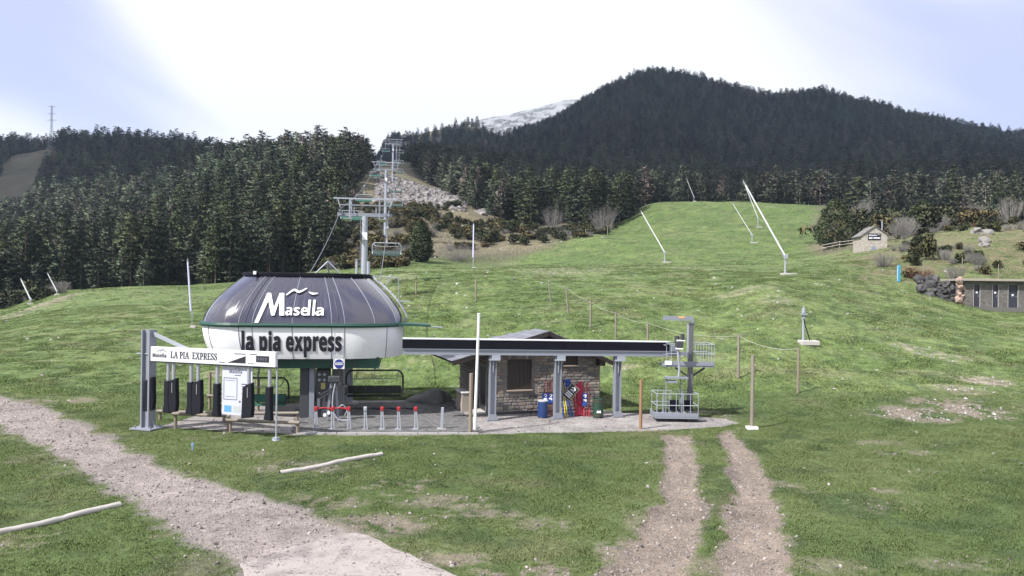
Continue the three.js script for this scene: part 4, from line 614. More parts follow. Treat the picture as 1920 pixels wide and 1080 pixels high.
// ---------------------------------------------------------------- parking rail
{
  const A = at(755, 646, 34.4), B = at(1252, 650, 37.3), dir = B.clone().sub(A), L = Math.hypot(dir.x, dir.z), turn = Math.atan2(-dir.z, dir.x), r = thing('parking_rail', 'long steel chair storage rail with black fascia on three steel posts', 'rail', [A.x, 0, A.z], turn);
  const ya = at(755, 633.5, 34.4).y, yb = at(1252, 640, 37.3).y, slope = Math.atan2(yb - ya, L), bar = (h, t, dy, z0, x0 = 0, x1 = L) => box(x1 - x0, h, t, (x0 + x1) / 2, 0, 0).translate(-L / 2, 0, 0).rotateZ(slope).translate(L / 2, (ya + yb) / 2 - dy, z0);
  for (let i = 0; i < 12; i++) part(r, 'fascia_panel', [bar(0.43, 0.05, 0.27, 0.2, i * L / 12 + 0.004, (i + 1) * L / 12 - 0.004)], M.black);
  part(r, 'top_rail', [bar(0.045, 0.5, 0.02, 0)], mat([0.6, 0.61, 0.66], 0.5)); part(r, 'beam', [bar(0.24, 0.16, 0.62, 0.1), bar(0.04, 0.26, 0.5, 0.1), bar(0.04, 0.26, 0.74, 0.1)], M.steel); part(r, 'back_panel', [bar(0.43, 0.04, 0.27, -0.2)], M.black);
  part(r, 'end_bar', [bar(0.2, 0.2, 0.62, 0, L + 0.01, L + 1.0), box(0.5, 0.3, 0.4, L + 0.2, yb - 0.35, 0)], M.steel);
  for (const px of [923, 1044, 1158]) {
    const [gx2] = flat(px, 784), lx = (gx2 - A.x) / Math.cos(turn), y = lerp(ya, yb, lx / L) - 0.76;
    const p = part(r, 'post', [box(0.05, y, 0.32, lx - 0.14, y / 2, 0), box(0.05, y, 0.32, lx + 0.14, y / 2, 0), box(0.24, y, 0.05, lx, y / 2, 0.03)], M.steel);
    part(p, 'bracket', [box(0.52, 0.06, 0.44, lx + 0.05, y - 0.22, 0.1), box(0.42, 0.2, 0.3, lx + 0.12, y - 0.1, 0.1)], M.zinc); part(p, 'foot', [plate(poly([[-0.27, 0], [0.27, 0], [0.16, 0.3], [-0.16, 0.3]]), 0.05).translate(lx, 0.02, 0.2), box(0.56, 0.03, 0.5, lx, 0.025, 0)], M.steel);
    part(p, 'stiffener', [beam([lx, y - 0.25, 0.16], [lx, y - 0.85, 0.12], 0.05, 0.05)], M.zinc);
  }
}
// ---------------------------------------------------------------- service mast with deck, and the work carrier
{
  const b = at(1293, 784, 36.6); b.y = 0; const t = thing('service_mast', 'grey steel mast with sign arm and railed deck at the rail end', 'mast', b), S = 36.6 / F, X = px => (px - 1293) * S, Y = py => EYE - (py - 540 - 4.6) * S;
  part(t, 'mast', [box(0.22, Y(606), 0.26, 0, Y(606) / 2, 0), box(0.3, 0.06, 0.34, 0, Y(606), 0)], mat([0.13, 0.135, 0.15], 0.5, 0.3)); part(t, 'mast_face', [box(0.05, Y(606) - 3.0, 0.2, -0.14, 3.0 + (Y(606) - 3.0) / 2, 0.0)], M.zinc);
  part(t, 'sign_arm', [box(X(1297) - X(1241), 0.22, 0.08, (X(1297) + X(1241)) / 2, Y(597), 0), box(0.1, 0.4, 0.1, 0.08, Y(603), 0)], M.steel); part(t, 'sticker', [box(0.3, 0.1, 0.012, -0.48, Y(595), 0.048)], mat([0.6, 0.38, 0.16], 0.6));
  const dk = part(t, 'deck', [box(X(1336) - X(1244), 0.1, 1.4, (X(1336) + X(1244)) / 2, Y(686), -0.55), box(X(1336) - X(1244), 0.2, 0.05, (X(1336) + X(1244)) / 2, Y(681), 0.16)], M.steel);
  const rail = []; for (const z of [0.14, -1.22]) { for (const py of [645, 663]) rail.push(rod([X(1300), Y(py), z], [X(1336), Y(py), z], 0.022), rod([X(1270), Y(py), z], [X(1246), Y(py), z], 0.022)); }
  for (const py of [645, 663]) rail.push(rod([X(1336), Y(py), 0.14], [X(1336), Y(py), -1.22], 0.022), rod([X(1246), Y(py + 3), 0.14], [X(1246), Y(py + 3), -1.22], 0.022));
  part(dk, 'railing', rail, M.zinc); part(dk, 'baluster', [1301, 1306, 1311, 1316, 1321, 1326, 1331, 1336].flatMap(px => [rod([X(px), Y(686), 0.14], [X(px), Y(645), 0.14], 0.018, 5)]).concat([1247, 1256].map(px => rod([X(px), Y(686), 0.14], [X(px), Y(650), 0.14], 0.018, 5))), M.zinc);
  part(dk, 'brace', [beam([X(1322), Y(690), -0.2], [0.1, Y(706), -0.1], 0.08, 0.08), beam([X(1266), Y(690), -0.2], [-0.1, Y(706), -0.1], 0.08, 0.08)], M.darkSteel);
  part(dk, 'kick_plate', [box(0.34, 0.2, 0.03, X(1250), Y(680), 0.2)], M.white); part(t, 'foot', [box(0.6, 0.04, 0.6, 0, 0.03, 0)], M.darkSteel);
  const c = thing('work_carrier', 'grey maintenance basket with black seats hanging at the rail end', 'work basket', V(b.x, 0, b.z + 0.62));
  part(c, 'grip', [rbox(0.34, 0.34, 0.4, 0.05, X(1266), Y(644), 0), cyl(0.12, 0.12, 0.3, X(1262), Y(640), 0), cyl(0.1, 0.1, 0.3, X(1271), Y(636), 0.1)], M.darkSteel); part(c, 'grip_cap', [rbox(0.42, 0.07, 0.3, 0.03, X(1268), Y(637), 0.05), rbox(0.34, 0.07, 0.3, 0.03, X(1266), Y(652), 0.06)], M.white);
  part(c, 'hanger', [tube([[X(1264), Y(652), 0], [X(1265), Y(670), 0.02], [X(1267), Y(690), 0], [X(1266), Y(704), 0]], 0.06, 20)], M.zinc);
  part(c, 'top_frame', [box(1.1, 0.08, 0.5, X(1262), Y(706), -0.1), box(0.45, 0.1, 0.5, X(1254), Y(713), -0.05)], M.steel);
  part(c, 'side_frame', [1245, 1272].flatMap(px => [box(0.05, Y(705) - Y(775), 0.05, X(px), (Y(705) + Y(775)) / 2, -0.25)]).concat([box(0.06, 1.15, 0.06, X(1271), Y(752), 0.2)]), M.steel);
  const fl = part(c, 'floor', [box(2.1, 0.1, 1.3, X(1259), Y(776), -0.1), box(2.1, 0.18, 0.04, X(1259), Y(771), 0.54), box(0.04, 0.18, 1.3, X(1220), Y(771), -0.1)], M.steel);
  const rl = []; for (const y of [Y(733), Y(754)]) { rl.push(rod([X(1222), y, 0.52], [X(1298), y, 0.52], 0.02), rod([X(1222), y, -0.7], [X(1298), y, -0.7], 0.02), rod([X(1222), y, 0.52], [X(1222), y, -0.7], 0.02), rod([X(1298), y, 0.52], [X(1298), y, -0.7], 0.02)); }
  for (const px of [1222, 1233, 1245, 1258, 1271, 1284, 1298]) for (const z of [0.52, -0.7]) rl.push(rod([X(px), Y(775), z], [X(px), Y(733), z], 0.017, 5)); part(fl, 'railing', rl, M.zinc);
  for (const px of [1258, 1284]) part(c, 'seat', [rbox(0.5, 0.42, 0.06, 0.02, X(px), Y(755), -0.1), rbox(0.5, 0.06, 0.4, 0.02, X(px), Y(764), 0.05)], M.black);
  solo('wheel_chock', [rbox(0.55, 0.2, 0.5, 0.03, 0, 0.1, 0), box(0.8, 0.06, 0.3, 0.3, 0.03, 0.1)], M.darkSteel, 'dark block on the ground under the hanging work basket', 'block', V(b.x - 0.1, 0, b.z + 0.7));
}
// ---------------------------------------------------------------- entrance gate with sign beam
{
  const A = at(277, 805, 32.0), B = at(519, 826, 30.1); A.y = B.y = 0; const L = Math.hypot(B.x - A.x, B.z - A.z), turn = -Math.atan2(B.z - A.z, B.x - A.x), g = thing('entrance_gate', 'ticket gate frame with white lettered beam and hanging covered readers', 'gate', A, turn);
  part(g, 'post', [box(0.07, 4.36, 0.42, -0.19, 2.18, 0), box(0.07, 4.36, 0.42, 0.19, 2.18, 0), box(0.36, 4.36, 0.06, 0, 2.18, 0.05)], M.steel);
  part(g, 'foot', [box(1.1, 0.06, 0.9, 0, 0.06, 0), ...[-0.4, 0.4].flatMap(x => [-0.3, 0.3].map(z => cyl(0.04, 0.04, 0.12, x, 0.06, z, 6))), plate(poly([[-0.5, 0], [0.5, 0], [0.22, 0.3], [-0.22, 0.3]]), 0.05).translate(0, 0.08, -0.02)], M.steel);
  part(g, 'stay', [beam([0.05, 4.25, 0], [2.1, 3.55, 0], 0.1, 0.14)], M.zinc); part(g, 'side_plate', [plate(poly([[-0.35, 3.0], [-0.1, 3.0], [-0.05, 3.75], [-0.2, 3.75]]), 0.04), rod([-0.55, 3.3, 0.1], [0.1, 3.3, 0.1], 0.03)], M.steel);
  const w0 = 0.28, w1 = L + 0.02, bm = part(g, 'sign_beam', [rbox(w1 - w0, 0.63, 0.16, 0.015, (w0 + w1) / 2, 3.33, 0.12)], mat([0.60, 0.61, 0.67], 0.45));
  const z = 0.204, ink = [], put = (s, x, y, sz, sx, fn2 = font) => ink.push(text(s, sz, 0.006, fn2, sx).translate(x, y, z));
  put('LA PIA  EXPRESS', 1.34, 3.19, 0.29, 0.70, serif); put('Masella', 0.40, 3.2, 0.165, 0.88); ink.push(stroke([[0.62, 3.42], [0.75, 3.49], [0.82, 3.47], [0.93, 3.55], [1.05, 3.46], [1.15, 3.44]], 0.025, 0.006).translate(0, 0, z));
  ink.push(plate(poly([[4.25, 3.12], [5.13, 3.12], [5.13, 3.42]]), 0.006).translate(0, 0, z), box(0.55, 0.03, 0.006, 4.85, 3.5, z), box(0.35, 0.025, 0.006, 5.5, 3.51, z), box(0.3, 0.025, 0.006, 3.95, 3.12, z), box(0.3, 0.02, 0.006, 5.4, 3.12, z));
  part(bm, 'lettering', ink, M.ink); part(bm, 'display', [box(0.62, 0.26, 0.012, 5.95, 3.33, z)], mat([0.03, 0.03, 0.05], 0.3)); part(bm, 'display_digits', [0, 1, 2, 3].map(i => box(0.08, 0.12, 0.006, 5.76 + i * 0.12, 3.33, z + 0.008)), mat([0.09, 0.09, 0.11], 0.4));
  part(g, 'under_rail', [box(w1 - w0, 0.05, 0.1, (w0 + w1) / 2, 2.99, 0.08)], M.darkSteel);
  const xs = px => { const u = (px - 960) / F; return (u * -A.z - A.x) / (Math.cos(turn) + u * -Math.sin(turn) * -1 * -1 * -1 || 1); };
  const lx = px => { let a = 0, b2 = L; for (let k = 0; k < 30; k++) { const m = (a + b2) / 2, x = A.x + (B.x - A.x) * m / L, zz = A.z + (B.z - A.z) * m / L; if (toPx(x, 2, zz)[0] < px) a = m; else b2 = m; } return (a + b2) / 2; };
  [[283, 1], [316, 0], [326, 1], [359, 0], [372, 1], [408, 0], [467, 1], [506, 0]].forEach(([px, big]) => {
    const x = lx(px), t = part(g, 'reader_tube', [cyl(0.075, 0.075, 0.85, x, 2.15, 0.02, 12)], M.alu);
    const cov = big ? plate(poly([[-0.25, -0.05], [0.2, 0.02], [0.24, 0.35], [0.2, 1.4], [-0.02, 1.32], [-0.2, 1.2]]), 0.16, 0.03).translate(x - 0.02, 0.88, -0.06) : plate(poly([[-0.17, 0], [0.14, -0.03], [0.1, 0.4], [0.1, 1.3], [-0.1, 1.3], [-0.1, 0.3]]), 0.18, 0.03).translate(x, 0.86, -0.06);
    part(t, 'cover', cov, M.cover); if (big) part(t, 'strap', [box(0.025, 0.42, 0.01, x + 0.02, 1.9, 0.14)], M.alu);
  });
  const x0 = lx(417), x1 = lx(473), pst = part(g, 'poster', [box(x1 - x0, 2.05, 0.03, (x0 + x1) / 2, 1.93, 0.0)], mat([0.50, 0.52, 0.62], 0.5)), px0 = x0, k = x1 - x0;
  const pr = (s, x, y, sz, sx = 0.9) => text(s, sz, 0.004, font, sx).translate(px0 + x * k, y, 0.017);
  part(pst, 'print', [pr('Masella', 0.24, 2.66, 0.14), stroke([[0, 0], [0.15, 0.08], [0.25, 0.04], [0.4, 0]], 0.02, 0.004).translate(px0 + 0.42 * k, 2.82, 0.017), box(0.3, 0.03, 0.004, px0 + 0.52 * k, 2.58, 0.019), ...[2.22, 2.12, 2.02].map((y, i) => box(0.34 - 0.04 * i, 0.04, 0.004, px0 + 0.76 * k, y, 0.019)), box(0.34, 0.02, 0.004, px0 + 0.76 * k, 1.82, 0.019), box(0.08, 0.08, 0.004, px0 + 0.6 * k, 1.48, 0.019)], mat([0.08, 0.08, 0.12], 0.6));
  part(pst, 'phone_outline', [box(0.03, 0.9, 0.004, px0 + 0.06 * k, 2.0, 0.019), box(0.03, 0.9, 0.004, px0 + 0.5 * k, 2.0, 0.019), box(0.44 * k, 0.03, 0.004, px0 + 0.28 * k, 2.45, 0.019), box(0.44 * k, 0.03, 0.004, px0 + 0.28 * k, 1.55, 0.019), box(0.3 * k, 0.018, 0.004, px0 + 0.28 * k, 2.35, 0.019), box(0.3 * k, 0.018, 0.004, px0 + 0.28 * k, 1.67, 0.019)], mat([0.12, 0.12, 0.2], 0.6));
  [[0.2, [0.10, 0.3, 0.55]], [0.5, [0.42, 0.44, 0.46]], [0.8, [0.16, 0.16, 0.22]]].forEach(([x, c]) => part(pst, 'badge', [box(0.24 * k, 0.27, 0.004, px0 + x * k, 1.16, 0.019), ], mat(c, 0.6)));
  part(g, 'end_post', [cyl(0.035, 0.035, 3.05, L, 0.02, 0.05), cyl(0.18, 0.16, 0.06, L, 0.0, 0.05), box(0.22, 0.05, 0.22, L, 0.1, 0.05)], M.zinc);
}
// ---------------------------------------------------------------- loading gates, barriers
[592, 623, 653.5, 684.5, 716, 747, 779].forEach((px, i) => {
  const [x, z] = flat(px, 806), red = i !== 3, t = thing('loading_gate', red ? 'steel loading gate post with red head and swing arm on the paving' : 'bare steel loading gate post without a red head, fourth in its row', 'gate post', [x, 0.02, z], 0, red ? 'red-headed loading gate posts in a row' : undefined);
  part(t, 'post', [box(0.06, 0.9, 0.05, -0.035, 0.45, 0), beam([0.1, 0, 0.02], [0.03, 0.85, 0.02], 0.035, 0.05), box(0.26, 0.03, 0.3, 0, 0.015, 0)], M.zinc);
  part(t, 'head', [rbox(0.15, 0.19, 0.14, 0.03, 0, 0.92, 0)], red ? M.red : M.zinc); if (i < 6) part(t, 'arm', [rod([0.1, 0.93, 0], [0.3, 0.96, 0], 0.03), rod([0.3, 0.96, 0], [0.62, 0.9, -0.1], 0.045)], i < 2 ? M.red : M.black);
});
{ const [x, z] = flat(828, 806), t = thing('gate_stub', 'plain grey gate stub at the end of the paving', 'gate post', [x, 0.02, z]); part(t, 'post', [beam([0, 0, 0], [0.03, 0.98, 0], 0.16, 0.12)], M.zinc); part(t, 'base', [box(0.4, 0.05, 0.3, 0, 0.025, 0)], M.conc2); }
solo('kerb', (() => { const gs = []; for (let i = 0; i < 9; i++) { const a = flat(556 + i * 38, 814.5), b = flat(556 + (i + 1) * 38 - 1.5, 814.3); gs.push(beam([a[0], 0.02, a[1]], [b[0], 0.02, b[1]], 0.14, 0.1)); } return gs; })(), M.conc2, 'low concrete edging along the front of the paving', 'kerb');
function woodBar(posts, rail, label) { // posts [x,z,h], rail thickness
  const t = thing('wooden_barrier', label, 'barrier', [posts[0][0], 0, posts[0][1]]); posts.forEach(([x, z, h]) => part(t, 'post', [cyl(0.07, 0.065, h + 0.1, x - posts[0][0], -0.1, z - posts[0][1], 9)], M.wood));
  for (let i = 0; i + 1 < posts.length; i++) { const a = posts[i], b = posts[i + 1]; part(t, 'rail', [rod([a[0] - posts[0][0] - 0.1, a[2] - 0.06 - rail, a[1] - posts[0][1] + 0.09], [b[0] - posts[0][0] + 0.1, b[2] - 0.06 - rail, b[1] - posts[0][1] + 0.09], 0.07, 9)], M.woodGrey); }
}
{ const f = (px, py, h) => [...flat(px, py), h];
  woodBar([f(329, 803, 0.72), f(428, 808, 0.72)], 0, 'log barrier of two posts before the ticket gate readers'); woodBar([f(432, 808.5, 0.56), f(558, 814, 0.56)], 0, 'lower log barrier running on from the first towards the loading gates');
  woodBar([f(300, 788, 0.5), f(420, 792, 0.5), f(557, 796, 0.6)], 0, 'log barrier behind the ticket gate readers'); woodBar([f(393, 768, 1.9), f(484, 770, 1.7)], 1.1, 'taller weathered posts with one low rail behind the gate poster'); }
// ---------------------------------------------------------------- stone hut
{
  const PH = 0.33, C0 = at(915, 776, 36.8); C0.y = 0; const hut = thing('stone_hut', 'small rubble stone hut with slate roof and brown shutters behind the rail', 'hut', C0, PH), W = 6.18, D = 5.5, hl = 3.3, top = 4.12;
  const roofY = t => t < 3.09 ? lerp(2.76, 4.2, (t + 2.0) / 5.09) : lerp(4.2, 2.58, (t - 3.09) / 3.67);
  const mortar = mat([0.20, 0.185, 0.175], 0.95), frontTop = x => roofY(x) - 0.16;
  part(hut, 'wall', [plate(poly([[0.04, 0], [W - 0.04, 0], [W - 0.04, frontTop(W)], [3.09, frontTop(3.09)], [0.04, frontTop(0)]]), 0.3).translate(0, 0, -0.34), box(0.3, 2.9, D - 0.3, 0.19, 1.45, -D / 2 - 0.1), box(0.3, 2.7, D - 0.3, W - 0.19, 1.35, -D / 2 - 0.1), box(W - 0.1, 2.7, 0.3, W / 2, 1.35, -D)], mortar);
  const stoneCols = [[0.25, 0.22, 0.20], [0.31, 0.265, 0.235], [0.20, 0.185, 0.18], [0.36, 0.32, 0.275], [0.235, 0.215, 0.21], [0.28, 0.225, 0.19], [0.175, 0.165, 0.165]], stoneMats = stoneCols.map(c => mat(c, 0.92, 0, { bumpMap: uvMap(gravelBump, 0.6, 0.6), bumpScale: 0.012, map: steelTex }));
  const rng = mulberry(21), protos = Array.from({ length: 6 }, () => { const g = new RoundedBoxGeometry(1, 1, 1, 1, 0.16), p = g.attributes.position; const sx = rng() * 9; for (let i = 0; i < p.count; i++) { const x = p.getX(i), y = p.getY(i), z = p.getZ(i); p.setXYZ(i, x * (1 + 0.10 * (vn(y * 3 + sx, z * 2) - 0.5)), y * (1 + 0.18 * (vn(x * 3 + sx, z * 2 + 5) - 0.5)), z); } g.computeVertexNormals(); return g; });
  const holes = [[1.05, 1.22, 2.28, 2.72], [4.15, 2.42, 4.85, 3.16]];
  const stones = []; for (let y = 0.02; y < 3.9;) { const h = 0.125 + 0.075 * rng(); let x = 0.0 - 0.02 * rng(); while (x < W) { let w = 0.2 + 0.34 * rng(); if (x + w > W - 0.1) w = W - x; const cx = x + w / 2, cy = y + h / 2; if (y + h < frontTop(clamp(cx, 0, W)) + 0.03 && !holes.some(q => x + w > q[0] - 0.05 && x < q[2] + 0.05 && y + h > q[1] - 0.05 && y < q[3] + 0.04)) stones.push([cx, cy, w, h]); x += w; } y += h; }
  stones.forEach(([x, y, w, h], i) => { const m = part(hut, i ? 'stone_' + String(i).padStart(3, '0') : 'stone', protos[i % 6], stoneMats[Math.floor(rng() * 7)]); m.scale.set(w - 0.022, h - 0.02, 0.14); m.position.set(x, y, -0.055 + 0.03 * (rng() - 0.5)); m.rotation.z = (rng() - 0.5) * 0.05; });
  console.log('hut stones', stones.length);
  // side wall stones, too slanted to tell apart, joined
  const side = []; for (let y = 0.02; y < 2.8;) { const h = 0.13 + 0.08 * rng(); let z = -0.02; while (z > -D + 0.1) { const w = 0.22 + 0.3 * rng(), g = protos[Math.floor(rng() * 6)].clone(); if (!(z - w < -0.25 && z > -1.35 && y < 2.3)) { g.scale(w - 0.02, h - 0.02, 0.14); g.rotateY(-Math.PI / 2); g.translate(0.03, y + h / 2, z - w / 2); side.push(g); } z -= w; } y += h; }
  const sd = part(hut, 'side_stonework', side, stoneMats[1]); sd.userData.kind = 'stuff';
  const side2 = []; for (let y = 0.02; y < 2.6;) { const h = 0.14 + 0.08 * rng(); let z = -0.02; while (z > -D + 0.1) { const w = 0.25 + 0.3 * rng(), g = protos[Math.floor(rng() * 6)].clone(); g.scale(w - 0.02, h - 0.02, 0.14); g.rotateY(Math.PI / 2); g.translate(W - 0.03, y + h / 2, z - w / 2); side2.push(g); z -= w; } y += h; } part(hut, 'side_stonework', side2, stoneMats[4]).userData.kind = 'stuff';
  const brown = mat([0.032, 0.024, 0.022], 0.55), win = (q, n) => { const w = part(hut, 'shutter', [box(q[2] - q[0], q[3] - q[1], 0.05, (q[0] + q[2]) / 2, (q[1] + q[3]) / 2, -0.06)], brown); for (let i = 0; i < n; i++) part(w, 'slat', [box((q[2] - q[0]) / n - 0.015, q[3] - q[1] - 0.08, 0.02, q[0] + (i + 0.5) * (q[2] - q[0]) / n, (q[1] + q[3]) / 2, -0.028)], brown); part(w, 'frame', [box(0.05, q[3] - q[1] + 0.06, 0.1, q[0], (q[1] + q[3]) / 2, -0.02), box(0.05, q[3] - q[1] + 0.06, 0.1, q[2], (q[1] + q[3]) / 2, -0.02), box(q[2] - q[0] + 0.06, 0.05, 0.1, (q[0] + q[2]) / 2, q[3], -0.02)], brown); part(hut, 'sill', [rbox(q[2] - q[0] + 0.16, 0.07, 0.2, 0.015, (q[0] + q[2]) / 2, q[1] - 0.045, 0.02)], mat([0.3, 0.24, 0.2], 0.9)); };
  win(holes[0], 6); win(holes[1], 4);
  for (let i = 0; i < 11; i++) part(hut, 'lintel_stone', [box(0.11, 0.26, 0.1, 1.0 + i * 0.132, 2.9 + 0.02 * (i % 2), -0.02 + 0.004 * i % 0.02)], stoneMats[(i * 3) % 7]);
  part(hut, 'door', [box(0.06, 2.25, 1.05, 0.02, 1.2, -0.82)], mat([0.035, 0.032, 0.038], 0.5)); part(hut, 'door_frame', [box(0.12, 2.35, 0.09, 0.0, 1.2, -0.24), box(0.12, 2.35, 0.09, 0.0, 1.2, -1.4), box(0.12, 0.1, 1.2, 0.0, 2.4, -0.82)], mat([0.2, 0.2, 0.22], 0.6));
  part(hut, 'door_step', [box(0.5, 0.08, 1.3, -0.25, 0.06, -0.82)], M.concrete);
  part(hut, 'plinth', [box(W, 0.12, 0.1, W / 2, 0.06, 0.06)], mat([0.05, 0.05, 0.06], 0.8));
  // roof: two slopes with slates, boards at the gable
  const slateMats = [[0.15, 0.155, 0.185], [0.125, 0.13, 0.16], [0.17, 0.175, 0.205]].map(c => mat(c, 0.6)), zf = 0.45, zb = -D - 0.35, seg = [[3.09, -2.0], [3.09, 6.76]];
  seg.forEach(([x0, x1]) => {
    const y0 = roofY(3.09), y1 = roofY(x1), L = Math.hypot(x1 - x0, y1 - y0), a = Math.atan2(y1 - y0, x1 - x0), sg = Math.sign(Math.cos(a)), zr = -1.5, rows = Math.round(L / 0.36), n = 12;
    const sl = part(hut, 'roof_slope', [plate(poly([[0, -zf], [L, -zf], [L, -zb], [0, -zr]]), 0.1).rotateX(-Math.PI / 2).translate(0, sg > 0 ? -0.1 : 0, 0).rotateZ(a).translate(x0, y0, 0)], M.black);
    for (let r = 0; r < rows; r++) for (let k = 0; k < n; k++) { const wz = (zf - zb) / n, cx = (r + 0.5) * L / rows, zc = zf - (k + 0.5) * wz; if (zc - wz / 2 < lerp(zr, zb, cx / L) - 0.25) continue; const m = part(sl, 'slate', box(L / rows + 0.06, 0.022, wz - 0.012), slateMats[Math.floor(rng() * 3)]); m.rotation.z = a + 0.03 * sg; m.position.set(x0 + Math.cos(a) * cx - Math.sin(a) * 0.025 * sg, y0 + Math.sin(a) * cx + Math.abs(Math.cos(a)) * 0.025, zc); }
    part(sl, 'barge_board', [box(L + 0.04, 0.2, 0.05, L / 2, -0.1 * Math.sign(Math.cos(a)), zf + 0.03).rotateZ(a).translate(x0, y0, 0)], brown);
  });
  { const hp = new THREE.BufferGeometry(); hp.setAttribute('position', new THREE.Float32BufferAttribute([-2.0, roofY(-2.0), zb, 3.09, roofY(3.09), -1.5, 6.76, roofY(6.76), zb, -2.0, roofY(-2.0) - 0.1, zb, 6.76, roofY(6.76) - 0.1, zb, 3.09, roofY(3.09) - 0.1, -1.5], 3)); hp.setIndex([0, 1, 2, 3, 4, 5, 0, 2, 4, 0, 4, 3]); part(hut, 'roof_hip', hp.toNonIndexed(), slateMats[1]).geometry.computeVertexNormals(); }
  part(hut, 'gable_board', [plate(poly([[1.6, frontTop(1.6) - 0.3], [4.6, frontTop(4.6) - 0.3], [4.6, frontTop(4.6) + 0.02], [3.09, frontTop(3.09) + 0.02], [1.6, frontTop(1.6) + 0.02]]), 0.04).translate(0, 0, 0.03)], brown);
  part(hut, 'purlin_end', [box(0.34, 0.36, 0.5, W - 0.05, 2.55, 0.15)], brown);
  part(hut, 'eave_beam', [box(0.14, 0.2, D, -0.9, 2.86, -D / 2)], brown);
  const w = thing('low_wall', 'low stone pillar wall with pale cap beside the hut door', 'wall', at(868, 768, 38.2).setY(0), PH); part(w, 'stonework', [box(0.42, 0.95, 1.2, 0, 0.47, 0)], stoneMats[3]); part(w, 'cap', [rbox(0.52, 0.08, 1.3, 0.02, 0, 0.99, 0)], M.white);
}
